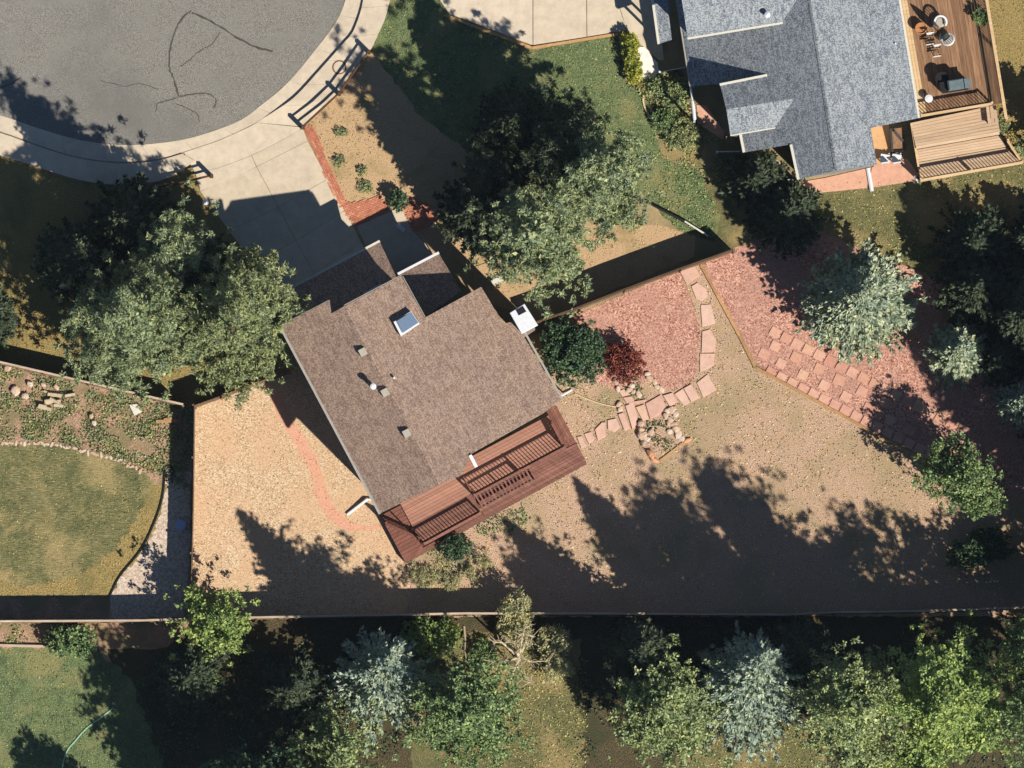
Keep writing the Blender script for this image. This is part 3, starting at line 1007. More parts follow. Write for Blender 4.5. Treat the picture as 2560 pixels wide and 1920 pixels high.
patch('dry_lawn_edge', [(412, 1215), (402, 1290), (364, 1370), (304, 1440), (272, 1484), (100, 1490), (-120, 1488), (-120, 1452), (90, 1462), (210, 1440), (290, 1370), (345, 1290), (380, 1215)], M['yellow_lawn'], 0.016, rough=(9, 8), seed=62)
patch('lawn', [(-120, 1620), (140, 1622), (230, 1610), (330, 1700), (430, 1960), (430, 2040), (-120, 2040)], M['green_lawn'], 0.008, rough=(13, 9), seed=25)
patch('garden_soil', [(-120, 1556), (480, 1552), (420, 1620), (200, 1625), (-120, 1620)], M['garden_soil'], 0.006, rough=(18, 3), seed=26)
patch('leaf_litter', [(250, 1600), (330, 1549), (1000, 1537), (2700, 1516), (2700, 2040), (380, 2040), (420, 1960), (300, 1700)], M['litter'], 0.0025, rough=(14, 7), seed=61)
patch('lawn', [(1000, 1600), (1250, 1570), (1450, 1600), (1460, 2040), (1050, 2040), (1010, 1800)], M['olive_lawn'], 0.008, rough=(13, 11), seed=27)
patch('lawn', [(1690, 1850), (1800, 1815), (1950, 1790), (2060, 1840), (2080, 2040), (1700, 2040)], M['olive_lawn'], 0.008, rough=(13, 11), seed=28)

# grass and ground cover that stands up
scatter('grass', lawn_mid, M['blade_green'], 70, 0.05, 0.022, seed=31)
scatter('grass', lawn_n, M['blade_olive'], 60, 0.045, 0.02, seed=32, clump=0.8, thr=-0.25)
scatter('grass', central, M['blade_brown'], 26, 0.055, 0.026, seed=33)
scatter('grass', [(-120, 1620), (140, 1622), (230, 1610), (330, 1700), (430, 1960), (-120, 2000)], M['blade_green'], 70, 0.05, 0.022, seed=34)
scatter('grass', lawn_left, M['blade_yellow'], 50, 0.05, 0.02, seed=35)
scatter('grass', [(1760, 430), (2000, 470), (2600, 410), (2600, 800), (2350, 700), (2000, 560)], M['blade_olive'], 60, 0.06, 0.025, seed=36)
scatter('grass', [(1060, 1640), (1250, 1600), (1465, 1640), (1470, 1960), (1200, 1960), (1160, 1800)], M['blade_olive'], 80, 0.07, 0.025, seed=37)
scatter('grass', [(1690, 1850), (1800, 1815), (1950, 1790), (2060, 1840), (2080, 1960), (1700, 1960)], M['blade_olive'], 80, 0.06, 0.025, seed=38)
scatter('grass', [(2515, 420), (2480, 200), (2470, -60), (2640, -60), (2640, 420)], M['blade_yellow'], 60, 0.05, 0.02, seed=39)
scatter('grass', front_bed, M['blade_yellow'], 30, 0.05, 0.02, seed=40, clump=0.5, thr=0.0)
scatter('weeds', [(-60, 905), (150, 935), (484, 1020), (480, 1230), (400, 1190), (260, 1135), (100, 1105), (-60, 1100)], M['leaf_olive'], 170, 0.07, 0.04, seed=41, clump=0.9, thr=-0.05, z=0.02)
scatter('weeds', [(1570, 205), (1700, 180), (1750, 300), (1750, 420), (1660, 390), (1625, 262)], M['juniper'], 200, 0.1, 0.05, seed=42, clump=0.7, thr=-0.05, z=0.03)
scatter('ground_cover', [(1020, 1405), (1142, 1340), (1300, 1255), (1330, 1300), (1200, 1400), (1050, 1480)], M['leaf_green'], 170, 0.07, 0.035, seed=43, clump=0.8, thr=-0.1, z=0.02)
scatter('weeds', [(-60, 1560), (250, 1556), (220, 1620), (-60, 1612)], M['leaf_olive'], 120, 0.08, 0.04, seed=44, clump=0.9, thr=0.05, z=0.02)
scatter('ground_cover', [(1520, 950), (1600, 940), (1610, 1000), (1560, 1020)], M['leaf_green'], 220, 0.06, 0.03, seed=45, clump=1.1, thr=-0.1, z=0.02)
scatter('ground_cover', [(1600, 1050), (1660, 1050), (1690, 1110), (1650, 1140)], M['leaf_dark'], 200, 0.06, 0.03, seed=46, clump=1.1, thr=-0.1, z=0.02)
scatter('wood_chips', chips, M['tan_chip'], 60, 0.035, 0.02, lean=2.5, seed=47, z=0.01)
scatter('mulch_chips', mulch_a, M['red_chip'], 90, 0.04, 0.02, lean=2.5, seed=48, z=0.014)
scatter('mulch_chips', mulch_b, M['red_chip'], 90, 0.04, 0.02, lean=2.5, seed=49, z=0.016)
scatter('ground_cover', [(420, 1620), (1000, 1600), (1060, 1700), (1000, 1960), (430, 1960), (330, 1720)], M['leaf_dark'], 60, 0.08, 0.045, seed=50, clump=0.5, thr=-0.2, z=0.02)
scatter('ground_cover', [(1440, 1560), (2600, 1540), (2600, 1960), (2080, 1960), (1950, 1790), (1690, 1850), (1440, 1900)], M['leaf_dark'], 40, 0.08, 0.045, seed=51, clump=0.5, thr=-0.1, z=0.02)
scatter('weeds', [(0, 920), (484, 1030), (478, 1240), (400, 1195), (230, 1125), (100, 1100), (0, 1090)], M['juniper'], 130, 0.07, 0.035, seed=52, clump=1.1, thr=-0.1, z=0.02)
scatter('straw', central, M['blade_yellow'], 20, 0.05, 0.02, lean=2.5, seed=53, z=0.02, clump=1.2, thr=-0.1)
scatter('weeds', central, M['leaf_olive'], 14, 0.05, 0.03, seed=54, z=0.01, clump=0.6, thr=0.12)
scatter('fallen_leaves', lawn_mid, M['leaf_dry'], 10, 0.05, 0.025, lean=2.5, seed=55, z=0.03)
scatter('fallen_leaves', lawn_n, M['blade_yellow'], 25, 0.05, 0.02, lean=2.0, seed=56, z=0.02, clump=0.7, thr=0.0)
scatter('fallen_needles', front_bed, M['leaf_dry'], 18, 0.06, 0.02, lean=2.5, seed=57, z=0.015, clump=0.8, thr=-0.05)
scatter('fallen_leaves', chips, M['leaf_dry'], 5, 0.05, 0.025, lean=2.5, seed=58, z=0.02)

# thin summer air between the aircraft and the ground
HZ = 1600.0
b = MB()
b.prism([(-HZ, -HZ), (HZ, -HZ), (HZ, HZ), (-HZ, HZ)], -1.0, 830.0)
hz = b.build('haze', None, None, 'stuff')
hm = bpy.data.materials.new('air')
hm.use_nodes = True
hn = hm.node_tree
hn.nodes.clear()
out = hn.nodes.new("ShaderNodeOutputMaterial")
pv = hn.nodes.new("ShaderNodeVolumePrincipled")
pv.inputs["Color"].default_value = (0.62, 0.78, 1.0, 1)
pv.inputs["Density"].default_value = 1.3e-5
hn.links.new(pv.outputs[0], out.inputs["Volume"])
hz.data.materials.append(hm)
scatter('grass', [(1660, 400), (1740, 400), (1800, 540), (1780, 600), (1690, 575), (1640, 500)], M['blade_green'], 90, 0.06, 0.025, seed=59, z=0.01)
scatter('weeds', [(1640, 380), (1760, 300), (1850, 380), (1990, 455), (1900, 520), (1760, 450)], M['juniper'], 90, 0.08, 0.04, seed=60, clump=0.9, thr=-0.1, z=0.01)

# ------------------------------------------------------------------ the brown house
def H1(a, b):
    return (724 + a * F1[0] + b * E1[0], 803 + a * F1[1] + b * E1[1])


def h1(a, b, z):
    return P(*H1(a, b), z)


RZ, RS = 8.0, 0.45


def z_main(a):
    return RZ - RS * abs(a - 137) / 50.0


house = thing('house', 'two storey house with brown shingle roof, skylight and white chimney', 'house', h1(200, 270, 0))


def roof_part(pts, zf, hp, name, mat, parent, th=0.16):
    b = MB()
    b.slab([hp(a, q, zf(a, q)) for a, q in pts], th)
    return b.build(name, mat, parent)


zm = lambda a, q: z_main(a)
roof_l = roof_part([(-24, 0), (113, 1), (101, 32), (137, 31), (137, 536), (-24, 530)], zm, h1, 'roof', M['brown_roof'], house)
roof_r = roof_part([(137.2, 31), (300, 31), (302, 151), (463, 149), (470, 258), (497, 263), (507, 492), (450, 501), (243, 506), (200, 541), (137.2, 536)], zm, h1, 'roof', M['brown_roof'], house)
# ridge caps, each a bent piece
cap = MB()
for k in range(48):
    b0 = 31 + k * 10.5
    for s in (-1, 1):
        cap.slab([h1(137 + s * 0.2, b0, RZ + 0.03), h1(137 + s * 7, b0, RZ - 0.035), h1(137 + s * 7, b0 + 10, RZ - 0.045), h1(137 + s * 0.2, b0 + 10, RZ + 0.018)], 0.02)
cap.build('ridge_cap', M['brown_roof'], house, 'stuff')
# eave gutters and fascia
b = MB()
b.beam(h1(-27, 2, z_main(-27) - 0.06), h1(-27, 531, z_main(-27) - 0.06), 0.13, 0.14)
b.build('gutter', M['gutter'], house)
b = MB()
b.beam(h1(505, 268, z_main(505) - 0.08), h1(510, 492, z_main(510) - 0.08), 0.10, 0.12)
b.build('gutter', M['gutter'], house)
for p, q, m_ in (((-24, -1), (112, 0), 'vent'), ((137, 29), (300, 29.5), 'vent'), ((302.5, 33), (304, 150), 'vent')):
    b = MB()
    b.beam(h1(*p, z_main(p[0]) - 0.1), h1(*q, z_main(q[0]) - 0.1), 0.03, 0.16)
    b.build('fascia', M[m_], house)
b = MB()
b.beam(h1(241, 507, z_main(241) + 0.05), h1(241, 541, z_main(241) - 0.05), 0.16, 0.12)
b.build('gutter', M['white'], house)


def wall_prism(pts, zt, hp, name, mat, parent):
    b = MB()
    top = [hp(a, q, zt(a, q)) for a, q in pts]
    foot = []
    n = len(pts)
    ar = sum(top[i][0] * top[(i + 1) % n][1] - top[(i + 1) % n][0] * top[i][1] for i in range(n))
    if ar < 0:
        top = top[::-1]
    i = 0
    b.v = [t for t in top] + [(t[0], t[1], -0.1) for t in top]
    b.f = [tuple(range(n)), tuple(range(2 * n - 1, n - 1, -1))] + [(k, n + k, n + (k + 1) % n, (k + 1) % n) for k in range(n)]
    return b.build(name, mat, parent)


wall_prism([(0, 44), (100, 44), (137, 44), (137, 512), (0, 510)], lambda a, q: z_main(a) - 0.2, h1, 'wall', M['wall'], house)
wall_prism([(137.5, 44), (286, 44), (288, 164), (450, 164), (455, 275), (480, 280), (486, 478), (436, 486), (228, 492), (137.5, 512)], lambda a, q: z_main(a) - 0.2, h1, 'wall', M['wall'], house)
# lower roofs over garage and door
zg = lambda a, q: 3.2 + 0.0072 * (q + 70)
roof_part([(-22, -70), (292, -69), (287, 42), (-22, 42)], zg, h1, 'garage_roof', M['brown_roof'], house)
b = MB()
b.beam(h1(-22, -72, 3.14), h1(293, -71, 3.14), 0.12, 0.14)
b.build('gutter', M['cream'], house)
wall_prism([(0, -48), (276, -48), (276, 42), (0, 42)], lambda a, q: zg(a, q) - 0.2, h1, 'garage_wall', M['wall'], house)
ze = lambda a, q: 3.5 + 0.006 * (q - 25)
roof_part([(295, 25), (409, 26), (414, 136), (300, 151)], ze, h1, 'entry_roof', M['brown_roof'], house)
b = MB()
b.beam(h1(294, 23, 3.46), h1(410, 24, 3.46), 0.12, 0.14)
b.build('gutter', M['white'], house)
wall_prism([(300, 44), (398, 46), (400, 160), (300, 160)], lambda a, q: ze(a, q) - 0.2, h1, 'entry_wall', M['wall'], house)


def window(parent, hp, a, q, da, dq, z0, z1, mat='white'):
    """window on the wall point (a,q), its width along (da,dq)"""
    p, r = hp(a, q, 0), hp(a + da, q + dq, 0)
    b = MB()
    b.beam((p[0], p[1], (z0 + z1) / 2), (r[0], r[1], (z0 + z1) / 2), 0.12, z1 - z0)
    fr = b.build('window', M[mat], parent)
    d = Vector((r[0] - p[0], r[1] - p[1], 0))
    e = d.normalized() * 0.07
    g_ = MB()
    g_.beam((p[0] + e.x, p[1] + e.y, (z0 + z1) / 2), (r[0] - e.x, r[1] - e.y, (z0 + z1) / 2), 0.14, z1 - z0 - 0.14)
    g_.build('pane', M['glass'], fr)


for a, w in ((40, 50), (160, 60), (300, 70), (400, 30)):
    window(house, h1, a, 511 if a < 137 else (505 if a < 228 else 489), w, 0, 1.1, 2.9)
for q in (120, 260, 400):
    window(house, h1, 0, q, 0, 60, 4.0, 5.3)
    window(house, h1, 0, q, 0, 60, 1.0, 2.3)
for q in (310, 400):
    window(house, h1, 483, q, 1, 55, 1.2, 2.6)
for a in (50, 190):
    window(house, h1, a, 44, 50, 0, 4.9, 6.1)
b = MB()
p, q = h1(30, -49, 0), h1(240, -49, 0)
b.beam((p[0], p[1], 1.1), (q[0], q[1], 1.1), 0.1, 2.2)
gd = b.build('garage_door', M['cream'], house)
b = MB()
for k in range(4):
    b.beam((p[0], p[1], 0.3 + 0.52 * k), (q[0], q[1], 0.3 + 0.52 * k), 0.14, 0.4)
b.build('door_panels', M['white'], gd, 'stuff')
b = MB()
p, q = h1(330, 45, 0), h1(378, 45.5, 0)
b.beam((p[0], p[1], 1.05), (q[0], q[1], 1.05), 0.1, 2.1)
fd = b.build('door', M['rusty'], house)
b = MB()
b.lathe(h1(372, 43.5, 0)[:2], [(0.03, 1.0), (0.035, 1.05), (0.03, 1.1)], 8)
b.build('handle', M['steel'], fd)
# chimney
ch = [(1274, 782), (1311, 759), (1345, 813), (1304, 835)]
zc = 6.9
b = MB()
b.stone([W(*q, zc) for q in [(1280, 786), (1309, 767), (1338, 810), (1305, 828)]], 0, zc - 0.1, 0.01)
chim = b.build('chimney', M['wall'], house)
b = MB()
b.stone([W(*q, zc) for q in ch], zc - 0.1, zc + 0.06, 0.03)
b.build('chimney_cap', M['white'], chim)
b = MB()
b.stone([W(*q, zc) for q in [(1290, 776), (1308, 766), (1316, 779), (1297, 789)]], zc + 0.05, zc + 0.11, 0.01)
b.build('flue', M['black'], chim)
# skylight
sk = [(984, 805), (1027, 778), (1049, 809), (1002, 840)]
zs = lambda px, py: z_main((px - 724) * .883 - (py - 803) * .47)
top = [P(x, y, zs(x, y) + 0.42) for x, y in sk]
b = MB()
b.slab(top, 0.5)
skl = b.build('skylight', M['white'], house)
cx, cy = sum(q[0] for q in sk) / 4, sum(q[1] for q in sk) / 4
b = MB()
b.slab([P(cx + 2.5 + (x - cx) * 0.84, cy - 2.5 + (y - cy) * 0.84, zs(x, y) + 0.445) for x, y in sk], 0.03)
b.build('pane', M['sky_glass'], skl)
# roof vents
for x, y in ((907, 880), (963, 981), (1017, 1083)):
    z = zs(x, y)
    b = MB()
    w = 9
    pts = [(x + sx * w * F1[0] + sy * w * E1[0], y + sx * w * F1[1] + sy * w * E1[1]) for sx, sy in ((-1, -1), (1, -1), (1, 1), (-1, 1))]
    b.slab([P(*q, z + 0.24) for q in pts], 0.34)
    b.build('roof_vent', M['vent'], house)
for x, y, hh, r in ((933, 966, 0.75, 0.13), (985, 944, 0.3, 0.05)):
    z = zs(x, y)
    c = W(x, y, z + hh)
    b = MB()
    b.lathe(c, [(r * 0.8, z - 0.1), (r * 0.8, z + hh - 0.16), (r * 1.2, z + hh - 0.14), (r * 1.2, z + hh - 0.03), (r * 0.6, z + hh)], 14)
    b.build('vent_pipe', M['white'], house)
# downspouts
b = MB()
b.tube([P(1390, 1002, 4.3), P(1400, 990, 4.1), P(1412, 985, 3.9), P(1412, 985, 0.15), P(1430, 974, 0.08)], 0.05, 6)
b.build('downspout', M['white'], house)
b = MB()
b.tube([P(1372, 1018, 4.5), P(1386, 1010, 4.2), P(1386, 1010, 0.1)], 0.05, 6)
b.build('downspout', M['white'], house)
b = MB()
b.tube([P(918, 1248, 0.2), P(868, 1286, 0.08)], 0.075, 6)
q = h1(-2, 500, 3)
b.tube([(q[0], q[1], 6.0), (q[0], q[1], 0.2), P(918, 1248, 0.2)], 0.05, 6)
b.build('downspout', M['white'], house)
b = MB()
b.box(W(1246, 700), 0.7, 0.28, 0, 0.16, 0.5).solo('splash_block', M['cream'], 'pale splash block on the ground by the entry of the brown house', 'splash block')

# ------------------------------------------------------------------ redwood deck of the brown house
deck = thing('deck', 'reddish wooden deck with slat railings behind the brown house', 'deck', h1(230, 600, 0))
ZD, ZL = 0.75, 0.42
for k in range(17):
    b0 = 512 + k * 8.2
    a1 = 460 if b0 < 604 else 200
    a0 = 30
    if b0 + 4 > 655:
        continue
    b = MB()
    b.slab([h1(a0, b0, ZD), h1(a1, b0, ZD), h1(a1, b0 + 7.6, ZD), h1(a0, b0 + 7.6, ZD)], 0.04)
    b.build('deck_board', M['redwood_light'] if k < 10 else M['redwood'], deck)
for k in range(7):
    b0 = 606 + k * 7.2
    b = MB()
    b.slab([h1(201, b0, ZL), h1(489, b0, ZL), h1(489, b0 + 6.6, ZL), h1(201, b0 + 6.6, ZL)], 0.04)
    b.build('deck_board', M['redwood'], deck)
for k in range(14):
    b0 = 536 + k * 9.4
    b = MB()
    b.slab([h1(-28, b0, 0.62), h1(29, b0, 0.62), h1(29, b0 + 8.6, 0.62), h1(-28, b0 + 8.6, 0.62)], 0.04)
    b.build('deck_board', M['redwood_e'], deck)
for k in range(3):
    a0 = 461 + k * 9.3
    b = MB()
    b.slab([h1(a0, 496, 0.62), h1(a0 + 8.6, 496, 0.62), h1(a0 + 8.6, 604, 0.62), h1(a0, 604, 0.62)], 0.04)
    b.build('deck_board', M['redwood_e'], deck)
# step boards on the outer edge
for b0, z in ((657, 0.22), (664, 0.2)):
    b = MB()
    b.slab([h1(-28, b0, z), h1(488, b0 - 6, z), h1(488, b0, z), h1(-28, b0 + 6, z)], 0.06)
    b.build('step', M['redwood'], deck)
# skirt
b = MB()
for p, q, z in (((-27, 534), (-27, 668), 0.58), ((30, 652), (200, 653), 0.7), ((462, 606), (200, 606), 0.7), ((488, 500), (488, 652), 0.4)):
    b.beam(h1(*p, z / 2), h1(*q, z / 2), 0.05, z - 0.03)
b.build('skirt_boards', M['redwood_e'], deck)


def railing(parent, hp, p, q, z, h, mat, n, name='railing', topw=0.13, postmat=None):
    b = MB()
    b.beam(hp(*p, z + h), hp(*q, z + h), topw, 0.05)
    b.build('top_rail', mat, parent)
    b = MB()
    b.beam(hp(*p, z + 0.12), hp(*q, z + 0.12), 0.05, 0.08)
    b.build('bottom_rail', mat, parent)
    b = MB()
    for k in range(1, n):
        t = k / n
        x, y = p[0] + (q[0] - p[0]) * t, p[1] + (q[1] - p[1]) * t
        f = hp(x, y, z)
        b.box(f, 0.046, 0.046, z + 0.12, z + h - 0.03, 0.78)
    b.build('balusters', mat, parent, 'stuff')
    L = math.hypot(p[0] - q[0], p[1] - q[1])
    m_ = max(1, round(L / 150))
    for k in range(m_ + 1):
        t = k / m_
        f = hp(p[0] + (q[0] - p[0]) * t, p[1] + (q[1] - p[1]) * t, z)
        b = MB()
        b.box(f, 0.1, 0.1, max(0.0, z - 0.5), z + h + 0.02, 0.5)
        b.build('post', postmat or mat, parent)


railing(deck, h1, (36, 650), (196, 648), ZD, 1.02, M['redwood'], 19)
railing(deck, h1, (203, 602), (458, 602), ZD, 1.2, M['redwood'], 30)
railing(deck, h1, (459, 600), (459, 534), ZD, 1.1, M['redwood_e'], 12)
railing(deck, h1, (33, 634), (-24, 560), 0.62, 0.9, M['redwood_e'], 10)
b = MB()
b.beam(h1(201, 598, 1.75), h1(201, 548, 1.75), 0.05, 0.05)
b.beam(h1(201, 560, 0.78), h1(201, 560, 1.75), 0.05, 0.05)
b.build('handrail', M['redwood_e'], deck)
# dark slats and rails added to stand for a railing's shadow on the step
bench = thing('rail_shadow_slats', 'long dark slatted frame standing for a railing shadow on the lower step of the redwood deck', 'bench', h1(280, 622, ZL))
zb = ZL + 0.45
for s in (606, 634):
    b = MB()
    b.beam(h1(204, s, zb - 0.06), h1(360, s - 1, zb - 0.06), 0.09, 0.1)
    b.build('slat_rail', M['black'], bench)
for k in range(16):
    a = 206 + k * 10
    b = MB()
    b.beam(h1(a, 604, zb), h1(a + 1.5, 636, zb), 0.085, 0.035)
    b.build('slat', M['redwood'], bench)
b = MB()
b.beam(h1(203, 601, zb + 0.62), h1(330, 599, zb + 0.62), 0.1, 0.05)
b.build('backrest', M['black'], bench)  # upper bar of the shadow frame, casts its dark line
for a in (208, 280, 355):
    for s in (606, 634):
        b = MB()
        b.box(h1(a, s, zb), 0.08, 0.08, ZL, zb - 0.1, 0.5)
        b.build('leg', M['black'], bench)
for a in (208, 270, 326):
    b = MB()
    b.beam(h1(a, 603, zb - 0.05), h1(a, 601, zb + 0.62), 0.06, 0.05)
    b.build('frame_post', M['black'], bench)
b = MB()
pt = W(1047, 1351)
b.tube([(pt[0], pt[1], 0.3), (pt[0], pt[1], 1.4), (pt[0] + 0.01, pt[1], 2.6)], [0.045, 0.04, 0.035], 8)
pole = b.solo('garden_pole', M['dark_wood'], 'thin dark upright pole at the lower left corner of the redwood deck', 'pole')
pole.location.z = 0.3

# ------------------------------------------------------------------ grey house, upper right
def H2(a, b):
    return (2032 + a * F2[0] + b * E2[0], 32 + a * F2[1] + b * E2[1])


def h2(a, b, z):
    return P(*H2(a, b), z)


R2, S2 = 6.6, 0.55
z2 = lambda a, q: R2 - S2 * abs(a) / 50.0
gh = thing('house', 'house with grey shingle roof, white trim and a small gabled dormer', 'house', h2(0, 150, 0))
roof_part([(0, -90), (-328, -90), (-328, 134), (-243, 140), (-223, 272), (-221, 318), (-104, 316), (-98, 406), (0, 398)], z2, h2, 'roof', M['grey_roof'], gh)
roof_part([(0.2, -90), (218, -90), (221, 300), (100, 306), (101, 399), (0.2, 398)], z2, h2, 'roof', M['grey_roof'], gh)
cap = MB()
for k in range(46):
    b0 = -88 + k * 10.5
    for s in (-1, 1):
        cap.slab([h2(s * 0.2, b0, R2 + 0.03), h2(s * 6, b0, R2 - 0.03), h2(s * 6, b0 + 10, R2 - 0.04), h2(s * 0.2, b0 + 10, R2 + 0.018)], 0.02)
cap.build('ridge_cap', M['grey_roof'], gh, 'stuff')


def trim(p, q, zp, zq, w=0.13, hh=0.16, name='trim', mat='cream'):
    b = MB()
    b.beam(h2(*p, zp), h2(*q, zq), w, hh)
    b.build(name, M[mat], gh)


trim((-330, -90), (-330, 134), z2(-330, 0) - 0.07, z2(-330, 0) - 0.07, 0.11, 0.13, 'gutter', 'gutter')
trim((220, -90), (223, 300), z2(220, 0) - 0.06, z2(223, 0) - 0.06, 0.12, 0.14, 'gutter')
trim((-104, 317), (-99, 406), z2(-104, 0) - 0.02, z2(-99, 0) - 0.02, 0.13, 0.16)
trim((-225, 270), (-223, 318), z2(-225, 0) - 0.02, z2(-223, 0) - 0.02, 0.13, 0.16)
# dormer
dz = lambda a, q: 5.75 - 0.5 * abs(q - 204) / 50.0
roof_part([(-250, 204), (-72, 204), (-134, 137.5), (-256, 143)], dz, h2, 'dormer_roof', M['grey_roof'], gh, 0.12)
roof_part([(-250, 204.2), (-72, 204.2), (-131.5, 268), (-250, 270)], dz, h2, 'dormer_roof', M['grey_roof'], gh, 0.12)
trim((-257, 141.5), (-134, 136), dz(0, 141.5) - 0.03, dz(0, 136) - 0.03, 0.12, 0.14)
trim((-250, 271.5), (-131, 269.5), dz(0, 271) - 0.05, dz(0, 269) - 0.05, 0.06, 0.12)
wall_prism([(-240, 150), (-135, 147), (-100, 204), (-132, 262), (-240, 262), (-240, 204)], lambda a, q: dz(a, q) - 0.16, h2, 'dormer_wall', M['grey_wall'], gh)
window(gh, h2, -241, 185, 0, 40, 3.6, 4.7)
# upper gable at the top edge
ug = lambda a, q: 5.72 - 0.5 * (q - 12) / 50.0
roof_part([(-318, 13), (-72, 11), (-10, -60), (-10, -90), (-318, -90)], ug, h2, 'gable_roof', M['grey_roof'], gh, 0.12)
trim((-319, 15), (-71, 12.5), ug(0, 15) - 0.03, ug(0, 12.5) - 0.03, 0.1, 0.14)
wall_prism([(-308, 2), (-80, 2), (-40, -50), (-40, -88), (-308, -88)], lambda a, q: ug(a, q) - 0.2, h2, 'gable_wall', M['grey_wall'], gh)
b = MB()
c = W(1919, 36, 6.4)
b.lathe(c, [(0.1, 5.6), (0.1, 6.35), (0.15, 6.37), (0.15, 6.47), (0.05, 6.52)], 12)
b.build('vent_pipe', M['white'], gh)
b = MB()
c = W(2240, 108, z2(208, 0) + 0.3)
b.lathe(c, [(0.05, z2(208, 0) - 0.1), (0.05, z2(208, 0) + 0.3)], 10)
b.build('vent_pipe', M['white'], gh)
wz = lambda a, q: z2(a, q) - 0.22
wall_prism([(0, -88), (-308, -88), (-308, 122), (-232, 126), (-205, 256), (-202, 300), (-86, 300), (-82, 386), (0, 386)], wz, h2, 'wall', M['grey_wall'], gh)
wall_prism([(0.5, -88), (200, -88), (204, 284), (86, 288), (88, 386), (0.5, 386)], wz, h2, 'wall', M['grey_wall'], gh)
for q in (10, 90, 190):
    window(gh, h2, 203, q, 0.6, 55, 1.9 + 0.0, 3.4 - 0.1)
for a in (-60, 20):
    window(gh, h2, a, 387, 45, 0, 1.0, 2.4)
b = MB()
b.tube([P(2170, 420, 0.06), P(2180, 478, 0.06)], 0.11, 8)
b.build('downspout', M['white'], gh)
b = MB()
b.tube([P(2289, 440, 0.9), P(2290, 441, 0.1), P(2295, 457, 0.08)], 0.07, 8)
b.build('downspout', M['white'], gh)
b = MB()
b.tube([P(1732, 252, 2.6), P(1737, 298, 2.6)], 0.09, 8)
b.tube([P(1727, 214, 2.75), P(1732, 252, 2.6)], 0.06, 8)
b.build('gutter', M['white'], gh)
b = MB()
b.box(W(1737, 297, 2.6), 0.1, 0.1, 0, 2.6)
b.build('porch_post', M['white'], gh)
# small side porch with its own roof strip
porch = thing('side_porch', 'narrow grey roofed porch with white edge left of the grey house', 'porch', P(1650, 40))
zp = 2.9
b = MB()
b.slab([P(1627, -60, zp), P(1661, -60, zp), P(1680, 98, zp), P(1649, 108, zp)], 0.14)
b.build('roof', M['grey_roof'], porch)
b = MB()
b.beam(P(1624, -60, zp - 0.03), P(1647, 109, zp - 0.03), 0.12, 0.16)
b.build('gutter', M['cream'], porch)
for x, y in ((1654, 100), (1674, 94)):
    b = MB()
    b.box(W(x, y, 1.5), 0.1, 0.1, 0, zp - 0.14)
    b.build('post', M['white'], porch)
b = MB()
b.prism([W(x, y) for x, y in ((1642, -60), (1664, -60), (1674, 40), (1655, 42))], 0, zp - 0.15)
b.build('wall', M['grey_wall'], porch)
# paving round the grey house
pav = thing('neighbour_driveway', 'pale concrete driveway slabs left of the grey house', 'driveway')
for q in ([(1060, -60), (1332, -60), (1332, 112), (1122, 33)], [(1333, -60), (1466, -60), (1467, 92), (1333, 112)], [(1467, -60), (1530, -60), (1553, 33), (1569, 74), (1468, 92)]):
    quad_slab(q, 0.05, 'slab', M['concrete'], pav)
b = MB()
for p, q in (((1110, 36), (1330, 119)), ((1330, 119), (1545, 84))):
    b.beam(P(*p, 0.06), P(*q, 0.06), 0.14, 0.1)
b.build('edge_strip', M['edging'], pav)
pad = thing('stone_landing', 'concrete pad with its sunlit part cut out as a slab, beside the yellow green hedge', 'landing')
quad_slab([(1596, 116), (1610, 116), (1622, 127), (1630, 141), (1645, 156), (1648, 180), (1632, 198), (1600, 196), (1590, 160)], 0.1, 'slab', piece_mat('sunlit_pad', [A(232, 204, 176, 0.92)], 3, 0.85, 0.2, 0.1), pad)  # outline follows the shadow edge: only the lit part of a larger pad
quad_slab([(1525, -60), (1640, -60), (1660, 150), (1648, 150), (1600, 110), (1566, 70)], 0.03, 'slab', M['concrete'], pad)
pat = thing('patio', 'pinkish stone patio along the lower wall of the grey house', 'patio')
quad_slab([(2060, 445), (2178, 418), (2168, 470), (2047, 482), (2018, 470), (2000, 455)], 0.05, 'slab', M['patio'], pat, 0.3)
quad_slab([(2180, 418), (2226, 398), (2270, 396), (2300, 440), (2290, 452), (2185, 468), (2172, 470)], 0.052, 'slab', M['patio'], pat, 0.3)
quad_slab([(2168, 300), (2222, 300), (2228, 382), (2230, 398), (2184, 416)], 0.054, 'slab', M['orange_patio'], pat, 0.3)
for k, q in enumerate([[(1742, 262), (1766, 262), (1812, 330), (1808, 350), (1742, 306)], [(1714, 276), (1740, 258), (1740, 306), (1716, 292)], [(1900, 384), (1918, 372), (1928, 380), (1920, 393), (1905, 392)]]):
    quad_slab(q, 0.05, 'slab', M['patio'] if k < 2 else M['orange_patio'], pat, 0.3)

# side gates: white rails
def white_rail(p, q, z, label):
    t = thing('white_fence', label, 'fence', P(*p))
    b = MB()
    b.beam(P(*p, z), P(*q, z), 0.045, 0.08)
    b.build('top_rail', M['white'], t)
    b = MB()
    b.beam(P(*p, z * 0.5), P(*q, z * 0.5), 0.03, z * 0.9)
    b.build('panel', M['grey_wall'], t)
    for e in (p, q):
        b = MB()
        b.box(W(*e, z), 0.1, 0.1, 0, z + 0.05)
        b.build('post', M['white'], t)


